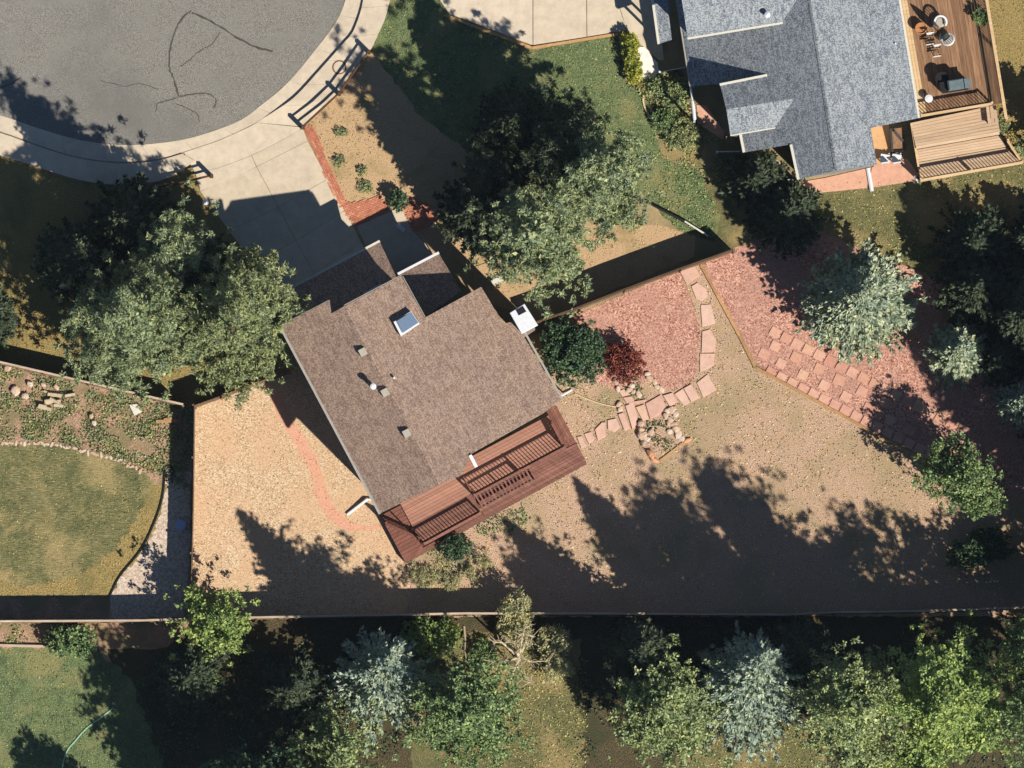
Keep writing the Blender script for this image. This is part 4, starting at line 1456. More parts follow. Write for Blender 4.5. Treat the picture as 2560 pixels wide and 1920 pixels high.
white_rail((1650, 179), (1722, 166), 0.5, 'short white fence between the pale pad and the grey house')
white_rail((1793, 379), (1856, 378), 0.8, 'short white fence panel left of the lower corner of the grey house')
white_rail((1944, 450), (1990, 449), 0.8, 'short white fence panel at the lowest left corner of the grey house')
b = MB()
pts = [P(1925, 384, 0.05), P(1940, 398, 0.05), P(1958, 416, 0.05), P(1975, 434, 0.05), P(1992, 450, 0.06)]
b.tube(pts, 0.06, 6)
b.solo('edging_pipe', M['hose_tan'], 'pale diagonal edging strip in the shade below the grey house', 'edging')
cel = thing('cellar_hatch', 'brown framed hatch in dark shade between patio and deck', 'hatch', P(2243, 345))
b = MB()
b.slab([P(2230, 322, 0.5), P(2258, 318, 0.5), P(2260, 378, 0.12), P(2234, 380, 0.12)], 0.1)
b.build('panel', M['cedar'], cel)
for p, q in (((2227, 320, .55), (2232, 382, .2)), ((2230, 379, .2), (2260, 377, .2)), ((2236, 326, .55), (2258, 352, .4))):
    b = MB()
    b.beam(P(*p), P(*q), 0.12, 0.14)
    b.build('frame', M['black'], cel)
for x, y, lab in ((2213, 396, 'white square patio chair nearest the grey roof edge'), (2242, 396, 'white square patio chair nearest the pale deck')):
    t = thing('patio_chair', lab, 'chair', P(x, y), 'white chairs on the pink patio')
    b = MB()
    b.box(W(x, y, .45), 0.46, 0.42, 0.4, 0.46, -0.15)
    b.build('seat', M['white'], t)
    b = MB()
    b.beam(P(x - 9, y + 12, 0.68), P(x + 11, y + 9, 0.68), 0.05, 0.44)
    b.build('backrest', M['white'], t)
    for dx, dy in ((-9, -8), (10, -11), (-8, 10), (11, 8)):
        b = MB()
        b.box(W(x + dx, y + dy), 0.05, 0.05, 0, 0.4)
        b.build('leg', M['white'], t)

# ------------------------------------------------------------------ cedar deck of the grey house
dk = thing('deck', 'long brown wooden deck right of the grey house with stairs and railings', 'deck', P(2390, 200))
ZU = 1.5


def line_at(p, q, t):
    return (p[0] + (q[0] - p[0]) * t, p[1] + (q[1] - p[1]) * t)


NB = 31
for k in range(NB):
    t0, t1 = k / NB, (k + 0.93) / NB
    tl, tr = line_at((2238, -60), (2462, -60), t0), line_at((2238, -60), (2462, -60), t1)
    bl, br_ = line_at((2298, 291), (2512, 256), t0), line_at((2298, 291), (2512, 256), t1)
    b = MB()
    b.slab([P(*tl, ZU), P(*tr, ZU), P(*br_, ZU), P(*bl, ZU)], 0.04)
    b.build('deck_board', M['pale_rail'] if k < 3 else M['cedar'], dk)
dh = lambda x, y, z: P(x, y, z)
railing(dk, dh, (2303, 289), (2480, 259), ZU, 1.0, M['pale_rail'], 22)
railing(dk, dh, (2459, -60), (2517, 297), ZU, 1.0, M['pale_rail'], 44, topw=0.15)
# landing and two wide steps with boards the other way
lev = [((2277, 307), (2490, 262), (2502, 336), (2292, 373), 1.3, 9), ((2292, 374), (2503, 337), (2516, 367), (2298, 405), 1.12, 5), ((2298, 406), (2518, 368), (2556, 406), (2302, 452), 0.94, 6)]
for tl, tr, br_, bl, z, n in lev:
    for k in range(n):
        t0, t1 = k / n, (k + 0.92) / n
        b = MB()
        b.slab([P(*line_at(tl, bl, t0), z), P(*line_at(tr, br_, t0), z), P(*line_at(tr, br_, t1), z), P(*line_at(tl, bl, t1), z)], 0.05)
        b.build('deck_board', M['pine_deck'], dk)
railing(dk, dh, (2302, 451), (2556, 406), 0.9, 0.98, M['pale_rail'], 31, topw=0.14)
railing(dk, dh, (2554, 404), (2520, 352), 0.9, 0.9, M['pale_rail'], 10, topw=0.1)
b = MB()
b.beam(P(2276, 308, 0.6), P(2301, 452, 0.5), 0.05, 1.1)
b.build('skirt_boards', M['dark_wood'], dk)
b = MB()
b.beam(P(2279, 308, 1.28), P(2303, 452, 0.98), 0.1, 0.06)
b.build('edge_board', M['pale_rail'], dk)
# bench on the landing
bn = thing('corner_bench', 'small pale wooden bench at the upper right corner of the deck landing', 'bench', P(2478, 290, 1.3))
for k in range(3):
    b = MB()
    b.slab([P(2466 + 9 * k, 266 - k, 1.75), P(2473.5 + 9 * k, 265 - k, 1.75), P(2479.5 + 8.6 * k, 313 - 2 * k, 1.75), P(2472 + 8.6 * k, 314 - 2 * k, 1.75)], 0.04)
    b.build('slat', M['pine_deck'], bn)
for x, y in ((2469, 270), (2489, 267), (2475, 308), (2492, 304)):
    b = MB()
    b.box(W(x, y, 1.5), 0.08, 0.08, 1.3, 1.71)
    b.build('leg', M['pine_deck'], bn)

# things on that deck
def wicker(px, py, rz, label):
    t = thing('wicker_armchair', label, 'armchair', P(px, py, ZU), 'white armchairs on the brown deck')
    c = W(px, py, ZU + 0.4)
    b = MB()
    b.lathe(c, [(0.22, ZU + 0.36), (0.25, ZU + 0.4), (0.25, ZU + 0.44), (0.2, ZU + 0.46)], 16)
    b.build('seat', M['bluish'] if False else M['vent'], t)
    pts = []
    for k in range(13):
        a = rz + math.radians(-125 + 250 * k / 12)
        pts.append((c[0] + 0.3 * math.cos(a), c[1] + 0.3 * math.sin(a), ZU + 0.68 + 0.16 * math.cos(math.radians(-125 + 250 * k / 12))))
    b = MB()
    b.tube(pts, 0.055, 6)
    b.build('back_rim', M['white'], t)
    b = MB()
    for p in pts:
        b.tube([(p[0], p[1], ZU + 0.4), p], 0.02, 5, False)
    b.build('back_canes', M['white'], t, 'stuff')
    for a in (0.8, 2.4, 3.9, 5.5):
        b = MB()
        b.tube([(c[0] + 0.2 * math.cos(a), c[1] + 0.2 * math.sin(a), ZU), (c[0] + 0.18 * math.cos(a), c[1] + 0.18 * math.sin(a), ZU + 0.38)], 0.025, 6)
        b.build('leg', M['white'], t)


wicker(2352, 55, 1.6, 'white curved back armchair farther from the grill on the brown deck')
wicker(2370, 98, -0.9, 'white curved back armchair beside the closed umbrella nearer the grill')
for x, y, n, lab in ((2326, 98, 4, 'slatted wooden folding chair below the terracotta pot'), (2344, 128, 3, 'slatted wooden folding chair nearer the grill')):
    t = thing('folding_chair', lab, 'chair', P(x, y, ZU), 'folding chairs on the brown deck')
    for k in range(5):
        b = MB()
        yy = y - 14 + k * 6.5
        b.beam(P(x - 9, yy + 1.5, ZU + 0.45), P(x + 10, yy - 1.5, ZU + 0.45), 0.05, 0.03)
        b.build('slat', M['white'] if k in (0, 4) else M['fence'], t)
    b = MB()
    b.beam(P(x - 9, y - 15, ZU + 0.85), P(x + 10, y - 18, ZU + 0.85), 0.06, 0.1)
    b.build('backrest', M['white'], t)
    for dx in (-8, 9):
        b = MB()
        b.tube([P(x + dx, y + 13, ZU), P(x + dx, y - 12, ZU + 0.5), P(x + dx, y - 16, ZU + 0.86)], 0.022, 6)
        b.tube([P(x + dx, y - 13, ZU), P(x + dx, y + 12, ZU + 0.45)], 0.022, 6)
        b.build('side_frame', M['fence'], t)
b = MB()
c = W(2304, 70, ZU + 0.5)
b.lathe(c, [(0.16, ZU), (0.26, ZU + 0.42), (0.3, ZU + 0.43), (0.3, ZU + 0.52), (0.25, ZU + 0.52), (0.24, ZU + 0.44)], 18)
o = b.solo('flower_pot', M['terracotta'], 'round orange terracotta pot on the brown deck by the roof edge', 'pot')
um = thing('patio_umbrella', 'closed dark patio umbrella standing between the two white armchairs', 'umbrella', P(2362, 88, ZU))
c = W(2362, 88, ZU + 1)
b = MB()
b.tube([(c[0], c[1], ZU), (c[0], c[1], ZU + 2.3)], 0.025, 8)
b.build('pole', M['dark_wood'], um)
b = MB()
b.lathe(c, [(0.05, ZU + 0.8), (0.16, ZU + 0.9), (0.2, ZU + 1.5), (0.12, ZU + 2.0), (0.03, ZU + 2.3)], 10)
b.build('canopy', M['canvas'], um)
b = MB()
b.lathe(c, [(0.25, ZU), (0.25, ZU + 0.08), (0.05, ZU + 0.14)], 16)
b.build('base', M['cream'], um)
gl = thing('grill', 'large barbecue grill with grey lid near the lower end of the brown deck', 'grill', P(2388, 212, ZU))
b = MB()
f2a = 0.153
c = W(2388, 212, ZU + 0.9)
b.box(c, 1.3, 0.55, ZU + 0.12, ZU + 0.85, f2a)
cab = b.build('cabinet', M['black'], gl)
b = MB()
b.stone([(c[0] + math.cos(f2a) * x - math.sin(f2a) * y, c[1] + math.sin(f2a) * x + math.cos(f2a) * y) for x, y in ((-0.36, -0.26), (0.44, -0.26), (0.44, 0.27), (-0.36, 0.27))], ZU + 0.85, ZU + 1.22, 0.09)
b.build('lid', M['steel'], gl)
b = MB()
b.beam((c[0] - 0.25, c[1] - 0.36, ZU + 1.0), (c[0] + 0.5, c[1] - 0.25, ZU + 1.0), 0.03, 0.03)
b.build('handle', M['black'], gl)
for s in (-1, 1):
    b = MB()
    x = s * 0.62 + 0.03
    b.box((c[0] + math.cos(f2a) * x, c[1] + math.sin(f2a) * x), 0.3, 0.5, ZU + 0.84, ZU + 0.88, f2a)
    b.build('side_shelf', M['black'] if s < 0 else M['steel'], gl)
for dx, dy in ((-0.55, -0.2), (0.55, -0.2), (-0.55, 0.2), (0.55, 0.2)):
    b = MB()
    b.lathe((c[0] + dx, c[1] + dy + dx * 0.15), [(0.03, ZU), (0.05, ZU + 0.05), (0.03, ZU + 0.12)], 8)
    b.build('wheel', M['black'], gl)
tb = thing('grill_shadow_disc', 'black round disc standing for the grill shadow on the brown deck', 'table', P(2352, 190, ZU))  # black disc added where the grill's shadow falls
c = W(2356, 196, ZU + 0.7)
b = MB()
b.lathe(c, [(0.34, ZU + 0.68), (0.36, ZU + 0.7), (0.36, ZU + 0.72), (0.34, ZU + 0.74)], 20)
b.build('disc_top', M['black'], tb)
b = MB()
b.lathe(c, [(0.2, ZU), (0.05, ZU + 0.1), (0.05, ZU + 0.68)], 10)
b.build('leg', M['black'], tb)
b = MB()
c = W(2323, 246, ZU + 0.4)
b.lathe(c, [(0.14, ZU), (0.18, ZU + 0.4), (0.2, ZU + 0.41), (0.2, ZU + 0.45), (0.08, ZU + 0.47)], 16)
b.solo('bucket', M['white'], 'round white lidded bucket by the railing of the brown deck', 'bucket')

# ------------------------------------------------------------------ fences
def board_fence(pts, label, cap=None, h=1.8, name='wooden_fence', z0=0.0, bmat='fence', bay=2.4):
    """tall board fence through photo pixels of its top line"""
    t = thing(name, label, 'fence', P(*pts[0], h))
    W3 = [Vector(P(x, y, h)) for x, y in pts]
    bo = MB()
    for a, b_ in zip(W3, W3[1:]):
        d = b_ - a
        L = d.length
        u = d / L
        s = Vector((-u.y, u.x, 0))
        n = max(1, round(L / bay))
        for k in range(n + 1):
            q = a + d * (k / n)
            m_ = MB()
            m_.box((q.x - s.x * .06, q.y - s.y * .06), 0.09, 0.09, 0, h - 0.06, math.atan2(u.y, u.x))
            m_.build('post', M[bmat], t)
        for k in range(n):
            p, q = a + d * (k / n), a + d * ((k + 1) / n)
            for zz in (0.35, h - 0.35):
                m_ = MB()
                m_.beam((p.x - s.x * .035, p.y - s.y * .035, zz), (q.x - s.x * .035, q.y - s.y * .035, zz), 0.04, 0.09)
                m_.build('rail', M[bmat], t)
        nb = int(L / 0.145)
        for k in range(nb):
            q = a + u * (0.0725 + k * 0.145)
            hh = h - 0.03 + RNG.uniform(-0.015, 0.015)
            bo.box((q.x, q.y), 0.138, 0.02, 0.03, hh, math.atan2(u.y, u.x))
        if cap:
            m_ = MB()
            m_.beam(a + Vector((0, 0, 0)), b_, 0.1, 0.035)
            m_.build('cap_rail', M[cap], t)
    bo.build('boards', M[bmat], t, 'stuff')
    return t


board_fence([(-70, 888), (0, 905), (220, 956), (458, 1011)], 'weathered board fence slanting in from the left edge above the weedy garden', 'fence_cap')
board_fence([(486, 1012), (483, 1275), (478, 1490), (477, 1548)], 'board fence running straight between the wood chip bed and the neighbouring lawn', None)
board_fence([(-70, 1553), (330, 1551), (640, 1543), (1000, 1536), (1165, 1533)], 'long weathered board fence along the lower left yards', 'fence_cap')
board_fence([(1165, 1533), (1480, 1533), (1960, 1536), (2085, 1530), (2300, 1527), (2640, 1516)], 'long board fence in the shade of the trees at lower right', 'fence_cap')
board_fence([(488, 1013), (552, 990), (640, 957), (722, 927)], 'short board fence under the pines joining the brown house', None)
board_fence([(1340, 806), (1430, 775), (1560, 724), (1700, 672), (1834, 624)], 'dark board fence between the red mulch bed and the front yard', 'brown_cap')
f = thing('edging_fence', 'low dark edging fence at the corner of the green lawn', 'fence', P(1590, 492))
b = MB()
b.beam(P(1590, 492, 0.35), P(1712, 553, 0.35), 0.08, 0.1)
b.build('top_rail', M['black'], f)
b = MB()
b.beam(P(1712, 553, 0.35), P(1771, 590, 0.35), 0.08, 0.1)
b.build('top_rail', M['cream'], f)
b = MB()
b.beam(P(1590, 492, 0.18), P(1771, 588, 0.18), 0.03, 0.3)
b.build('panel', M['black'], f)


def split_rail(posts, label, h=1.05):
    t = thing('split_rail_fence', label, 'fence', P(*posts[0]))
    for x, y in posts:
        b = MB()
        b.stone([W(x + dx, y + dy, h) for dx, dy in ((-4, -4), (4, -4), (4, 4), (-4, 4))], 0, h, 0.02)
        b.build('post', M['dark_wood'], t)
    for p, q in zip(posts, posts[1:]):
        for z in (0.45, 0.88):
            b = MB()
            b.tube([P(*p, z), P((p[0] + q[0]) / 2, (p[1] + q[1]) / 2, z - 0.02), P(*q, z)], [0.05, 0.06, 0.05], 6)
            b.build('rail', M['dark_wood'], t)


split_rail([(756, 316), (847, 232), (921, 127)], 'brown split rail fence behind the sidewalk right of the driveway')
split_rail([(528, 438), (470, 452), (380, 470)], 'brown split rail fence left of the driveway, mostly in shade')

# ------------------------------------------------------------------ brick edging, patios, pavers, stones
def brick_field(parent, outline, ang, name='brick', bl=0.2, bw=0.1, z=0.05, mat='brick', maxn=300):
    """bricks laid inside an outline of photo pixels, courses turned by ang"""
    poly = [W(x, y) for x, y in outline]
    ca, sa = math.cos(ang), math.sin(ang)
    us = [x * ca + y * sa for x, y in poly]
    vs = [-x * sa + y * ca for x, y in poly]
    n = 0
    v, row = min(vs), 0
    cells = []
    while v < max(vs):
        u = min(us) - (bl / 2 if row % 2 else 0)
        while u < max(us):
            cu, cv = u + bl / 2, v + bw / 2
            x, y = cu * ca - cv * sa, cu * sa + cv * ca
            cells.append((x, y))
            u += bl
        v += bw
        row += 1
    arr = np.array(cells)
    k = inside(arr[:, 0], arr[:, 1], poly)
    b = MB()
    for x, y in arr[k]:
        b.box((x, y), bl - 0.012, bw - 0.012, 0.0, z + RNG.uniform(-0.006, 0.006), ang)
    return b.build('bricks', M[mat], parent, 'stuff')


bs = thing('brick_border', 'red brick border strip along the right side of the driveway', 'brick border')
brick_field(bs, [(758, 318), (780, 312), (866, 500), (856, 520), (840, 505)], math.atan2(-190, 90))
bp = thing('brick_patio', 'red brick patio left of the narrow front walk', 'brick patio')
brick_field(bp, [(845, 512), (860, 500), (885, 506), (952, 488), (982, 526), (892, 566)], 0.42)
bp2 = thing('brick_patio', 'red brick patio right of the narrow front walk under the pine shade', 'brick patio')
brick_field(bp2, [(1004, 496), (1016, 490), (1070, 508), (1096, 545), (1060, 577), (1030, 579)], 0.42)

# checkered paver walk in the long mulch bed
pw = thing('paver_walk', 'checkered walk of square sandstone pavers in the red mulch', 'walkway', P(2030, 940))
T4 = lambda x, y: (1700 + 0.3888 * x, 560 + 0.3888 * y)
pv = [(610 + 71 * k, 697 + 36.6 * k) for k in range(18)]
pv += [(612, 785), (745, 857), (895, 930), (1022, 1000), (1170, 1075), (1320, 1150)]
pv += [(540, 835), (650, 897), (790, 970), (927, 1037), (1065, 1110), (1210, 1187), (1350, 1260), (1480, 1330)]
pv += [(582 + 68.6 * k, 952 + 35.4 * k) for k in range(17)]
a0 = -math.atan2(36.6, 71)
for k, (x, y) in enumerate(pv):
    c = W(*T4(x, y))
    s = 0.49 + RNG.uniform(-0.02, 0.02)
    a = a0 + RNG.uniform(-0.05, 0.05)
    b = MB()
    ca, sa = math.cos(a), math.sin(a)
    b.stone([(c[0] + ca * u - sa * v, c[1] + sa * u + ca * v) for u, v in ((-s / 2, -s / 2), (s / 2, -s / 2), (s / 2, s / 2), (-s / 2, s / 2))], 0, 0.055 + RNG.uniform(-0.008, 0.008), 0.012)
    b.build('paver', M['paver'], pw)

T3 = lambda x, y: (1250 + 0.3888 * x, 560 + 0.3888 * y)
T5 = lambda x, y: (1420 + 0.1808 * x, 900 + 0.1808 * y)
st = thing('stepping_stones', 'curving line of pale flagstones between red mulch bed and lawn', 'stepping stones', P(1740, 780))
for q in ([(1150, 290), (1250, 265), (1285, 330), (1200, 390)], [(1230, 400), (1270, 375), (1320, 410), (1335, 460), (1300, 495), (1260, 480)],
          [(1290, 520), (1355, 515), (1385, 640), (1300, 660)], [(1300, 690), (1350, 675), (1385, 740), (1385, 820), (1295, 825)],
          [(1285, 832), (1380, 832), (1370, 910), (1285, 955)], [(1265, 1020), (1335, 965), (1390, 1065), (1305, 1115)]):
    b = MB()
    b.stone([W(*T3(*c)) for c in q], 0, 0.07 + RNG.uniform(-0.01, 0.01), 0.02)
    b.build('stone', M['flag'], st)
st2 = thing('stepping_stones', 'line of close set flagstones leading from the redwood deck across the dry lawn', 'stepping stones', P(1560, 1050))
for q in ([(1070, 600), (1280, 480), (1350, 650), (1250, 760), (1135, 820)], [(935, 650), (1050, 610), (1115, 820), (1030, 840)],
          [(790, 630), (900, 590), (960, 790), (960, 880), (890, 960), (830, 760)], [(690, 750), (760, 725), (860, 940), (780, 980)],
          [(545, 830), (660, 805), (720, 930), (640, 1000), (550, 960)], [(370, 960), (470, 860), (515, 860), (520, 1060), (410, 1110)],
          [(220, 1020), (320, 990), (370, 1090), (290, 1170)], [(120, 1060), (190, 1050), (230, 1150), (270, 1180), (180, 1220)],
          [(1310, 490), (1440, 450), (1510, 580), (1410, 650)], [(1468, 470), (1588, 392), (1690, 588), (1600, 630)],
          [(1596, 390), (1700, 330), (1825, 520), (1702, 580)], [(760, 520), (880, 500), (920, 570), (810, 600)], [(700, 430), (770, 400), (860, 480), (750, 510)], [(830, 590), (1080, 545), (1060, 580), (850, 625)]):
    b = MB()
    b.stone([W(*T5(*c)) for c in q], 0, 0.09 + RNG.uniform(-0.015, 0.015), 0.025)
    b.build('stone', M['flag'], st2)
rk = thing('rock_border', 'ring of pale rocks round the small planting bed in the dry lawn', 'rock border', P(1650, 1080))
for k, (x, y, s, h) in enumerate([(1010, 880, 42, .34), (1012, 960, 40, .36), (1032, 1042, 60, .4), (1085, 1100, 40, .3), (1070, 1165, 50, .34), (1150, 1000, 40, .2), (1380, 700, 38, .2), (1445, 690, 45, .22), (1490, 752, 40, .22), (1350, 772, 38, .2), (1418, 832, 40, .22), (1400, 880, 36, .2), (1462, 892, 40, .22), (1490, 950, 46, .26), (1402, 990, 36, .18), (1520, 1032, 44, .2), (1570, 1085, 42, .16)]):
    c = P(*T5(x, y))
    b = MB()
    s *= 0.1808 / 50 * 1.3
    b.rock(c, s * 1.1, s * 0.9, h * 0.8, RNG.uniform(0, 3), k + 100)
    b.build('rock', M['rock'], rk)
for k, (x, y, rx, ry, h, a) in enumerate([(1140, 1300, 95, 50, .26, -0.95), (1195, 1385, 70, 36, .2, -0.2), (1650, 1115, 72, 36, .14, 0.4)]):
    c = P(*T5(x, y))
    b = MB()
    b.rock(c, rx * .1808 / 50, ry * .1808 / 50, h, a, k + 140)
    b.build('rock', M['orange_rock'], rk, label='long orange sandstone rock')
b = MB()
b.beam(P(*T5(1270, 1390), 0.03), P(*T5(1600, 1140), 0.03), 0.09, 0.08)
b.build('edging_board', M['edging'], rk)
rk2 = thing('rock_border', 'scattered pale rocks between the dark red shrub and the flagstone path', 'rock border', P(1620, 960))
for k, (x, y, s) in enumerate([(1100, 190, 34), (1130, 258, 44), (1192, 300, 40), (1235, 372, 38), (1292, 402, 42), (885, 358, 36), (850, 412, 40), (972, 470, 40), (900, 440, 28), (705, 610, 36), (722, 682, 38), (655, 300, 36), (690, 400, 34)]):
    c = P(*T5(x, y))
    b = MB()
    s *= 0.1808 / 50 * 1.3
    b.rock(c, s * 1.15, s * 0.8, 0.16, RNG.uniform(0, 3), k + 160)
    b.build('rock', M['rock'], rk2)
te = thing('timber_edging', 'yellowish timber edging between the long mulch bed and the lawn', 'edging', P(1890, 920))
ep = [(1752, 661), (1794, 739), (1849, 840), (1888, 918), (2000, 980), (2105, 1038), (2202, 1092), (2300, 1147), (2430, 1215)]
for p, q in zip(ep, ep[1:]):
    b = MB()
    b.beam(P(*p, 0.05), P(*q, 0.05), 0.14, 0.13)
    b.build('timber', M['edging'], te)
ge = thing('stone_edging', 'row of pale edging stones between the weedy garden and the mown lawn', 'edging', P(150, 1115))
eg = resample(smooth_line([(-30, 1108), (60, 1108), (140, 1112), (215, 1130), (300, 1152), (350, 1176)], 5), 34)
for k, (x, y) in enumerate(eg):
    b = MB()
    b.rock(P(x + RNG.uniform(-2, 2), y + RNG.uniform(-2, 2)), 0.15 + RNG.uniform(-0.05, 0.05), 0.08, 0.05, RNG.uniform(0, 3), 300 + k)
    b.build('stone', M['rock'], ge)
b = MB()
b.tube([P(x, y, 0.06) for x, y in gr], 0.05, 6)
b.solo('lawn_edging', M['black'], 'thin dark edging curving between mown lawn and pale gravel', 'edging')

# rubble heap of pale wood and stones
rb = thing('rubble_heap', 'heap of pale driftwood and stones in the weedy garden', 'rubble', P(132, 995))
for k in range(10):
    x, y = 130 + RNG.normal() * 16, 995 + RNG.normal() * 12
    b = MB()
    a = RNG.uniform(-0.6, 0.5)
    L = RNG.uniform(9, 22)
    b.tube([P(x - L * math.cos(a), y + L * math.sin(a), 0.08 + 0.02 * k), P(x + L * math.cos(a), y - L * math.sin(a), 0.1 + 0.018 * k)], RNG.uniform(0.05, 0.11), 6)
    b.build('log', M['pale_bark'], rb)
for k, (x, y, s) in enumerate([(38, 978, 14), (75, 960, 9), (108, 962, 8), (62, 990, 10), (140, 968, 10), (20, 918, 12), (235, 1058, 9), (228, 1040, 8)]):
    b = MB()
    b.rock((0, 0, 0), s / 50, s / 65, 0.18, RNG.uniform(0, 3), 400 + k)
    o = b.solo('boulder', M['rock'],
               ['broad pale rock left of the pale rubble heap', 'small pale rock above left of the rubble heap', 'small pale rock just above the rubble heap', 'pale rock at the left side of the rubble heap',
                'pale rock at the upper right of the rubble heap', 'pale flat rock under the slanting fence at the left edge', 'pale rock low in the middle of the weeds', 'pale rock among the weeds right of the rubble heap'][k], 'rock', 'rocks in the weedy garden')
    o.location = P(x, y, 0)
b = MB()
b.slab([P(323, 1012, 0.12), P(344, 1010, 0.12), P(355, 1030, 0.1), (P(336, 1039, 0.1))], 0.04)
b.solo('board', M['cream'], 'pale square board lying among the green weeds', 'board')
b = MB()
b.beam(P(390, 1054, 0.12), P(444, 1052, 0.14), 0.16, 0.06)
b.beam(P(410, 1049, 0.16), P(432, 1045, 0.18), 0.12, 0.05)
b.solo('plank', M['edging'], 'grey tan planks lying by the straight fence', 'plank')
b = MB()
for k, (x, y, r) in enumerate([(421, 1178, 13), (424, 1180, 10), (428, 1192, 9), (424, 1200, 8)]):
    c = P(x, y, 0.08 + 0.03 * k)
    b.tube([(c[0] + r / 50 * math.cos(t * 0.35), c[1] + r / 50 * math.sin(t * 0.35), c[2] + 0.002 * t) for t in range(int(8 + 6 * (k % 2)) + 6)], 0.03, 5)
b.solo('garden_hose', M['black'], 'coiled dark garden hose against the straight fence', 'hose')
c = W(452, 1312, 0.4)
b = MB()
b.lathe(c, [(0.2, 0.0), (0.26, 0.4), (0.28, 0.42), (0.26, 0.45), (0.22, 0.44)], 16)
b.solo('tub', M['bluish'], 'pale blue tub in the fence shade on the gravel strip', 'tub')
b = MB()
b.tube([P(*q, 0.03) for q in smooth_line([(286, 1768), (250, 1795), (215, 1822), (190, 1850), (165, 1885), (150, 1960)], 5)], 0.04, 6)
b.solo('garden_hose', M['hose_green'], 'pale green garden hose across the lower left lawn', 'hose')
b = MB()
b.tube([P(*q, 0.04) for q in smooth_line([(1437, 984), (1470, 998), (1505, 1010), (1540, 1017)], 4)], 0.035, 6)
b.solo('garden_hose', M['hose_tan'], 'pale tan hose lying right of the redwood deck', 'hose')
b = MB()
b.tube([P(*q, 0.05) for q in smooth_line([(1608, 238), (1609, 258), (1618, 280), (1632, 300), (1646, 318)], 4)], 0.055, 6)
b.solo('edging_pipe', M['hose_tan'], 'pale curved edging strip in the shrub bed beside the green lawn', 'edging')
b = MB()
b.beam(P(-40, 1612, 0.1), P(140, 1616, 0.1), 0.12, 0.18)
b.solo('timber', M['fence_cap'], 'pale timber edging below the fence at the lower left', 'timber')
b = MB()
b.tube([P(1160, 1566, 0.0), P(1163, 1600, 0.3), P(1161, 1625, 0.7), P(1166, 1650, 1.0)], [0.06, 0.05, 0.05, 0.03], 6)
b.solo('pale_log', M['pale_bark'], 'slim pale leaning log below the fence in the yellowish shrubs', 'log')
cb = thing('compost_bin', 'black tapered compost bin at the bottom beside a blue spruce', 'bin', P(1755, 1835))
b = MB()
b.stone([W(x, y, 0.9) for x, y in ((1738, 1800), (1768, 1800), (1777, 1860), (1732, 1864))], 0, 0.9, 0.06)
b.build('body', M['black'], cb)
b = MB()
b.beam(P(1780, 1802, 0.5), P(1784, 1858, 0.4), 0.09, 0.5)
b.build('side_board', M['edging'], cb)
# white globe lamp by the driveway
lp = thing('globe_lamp', 'white globe lamp on a short post at the left edge of the driveway', 'lamp', P(513, 508))
c = W(513, 506, 1.3)
b = MB()
b.tube([(c[0], c[1], 0), (c[0], c[1], 1.2)], 0.04, 8)
b.build('pole', M['black'], lp)
b = MB()
b.lathe(c, [(0.04, 1.16), (0.13, 1.24), (0.16, 1.34), (0.13, 1.45), (0.04, 1.51)], 14)
b.build('globe', M['white'], lp, smooth=True)
b = MB()
b.beam(P(992, 561, 0.1), P(1011, 577, 0.1), 0.2, 0.2)
b.solo('concrete_block', M['white'], 'white concrete block at the lower end of the front walk', 'block')
b = MB()
b.tube([P(1050, 584, 0.9), P(1079, 632, 0.9)], 0.03, 6)
for q in ((1050, 584), (1079, 632)):
    b.tube([P(*q, 0), P(*q, 0.9)], 0.025, 6)
b.solo('handrail', M['gutter'], 'thin grey metal handrail in the shade before the entry', 'handrail')
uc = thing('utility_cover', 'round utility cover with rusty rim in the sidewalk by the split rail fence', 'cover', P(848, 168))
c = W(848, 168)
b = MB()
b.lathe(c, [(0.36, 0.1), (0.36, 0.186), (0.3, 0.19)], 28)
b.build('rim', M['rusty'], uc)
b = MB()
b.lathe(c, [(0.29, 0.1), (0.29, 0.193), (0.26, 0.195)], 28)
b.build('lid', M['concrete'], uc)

# ------------------------------------------------------------------ trees and shrubs
PINE = dict(per=40, ll=0.12, lw=0.03, cr=0.25, shell=0.6, up=0.5, bs=0.36)
# left pines by the brown house
clump_tree('pine_tree', 'big olive green pine above the slanting fence at the left', 'tree', 335, 830, 16.5,
           [(0, 0, 3.8, 3.2, 3.6, 2.0), (-0.1, 0.3, 6.6, 2.8, 3.0, 2.2), (0, 0.3, 9.6, 2.1, 2.1, 2.2), (0, 0.2, 12.4, 1.4, 1.4, 2.0), (0, 0.2, 14.8, 0.7, 0.7, 1.6), (-1.3, -0.8, 4, 1.8, 1.8, 1.4), (1.6, -1.4, 3.8, 1.6, 1.5, 1.4), (1.2, 2.2, 5, 1.6, 1.6, 1.8)], M['pine'], M['bark'], 51, trunk_r=0.3, nc=1600, boughs=230, **PINE)
clump_tree('pine_tree', 'yellowish green pine overhanging the left corner of the brown roof', 'tree', 590, 850, 15.5,
           [(0.3, 0.4, 4, 2.8, 3.0, 2.0), (0.4, 1.2, 6.8, 2.5, 2.9, 2.2), (0.4, 1.0, 9.6, 1.9, 2.0, 2.2), (0.4, 0.8, 12.2, 1.2, 1.2, 2.0), (0.4, 0.8, 14.2, 0.6, 0.6, 1.2), (-1.6, -0.2, 4, 1.6, 1.6, 1.5), (0.3, -0.9, 3.6, 1.8, 1.4, 1.4), (0.5, 3.4, 5.5, 1.6, 1.4, 2.0), (1.4, 0.4, 4.6, 1.4, 1.6, 1.5)], M['pine2'], M['bark'], 52, trunk_r=0.3, nc=1500, boughs=210, **PINE)
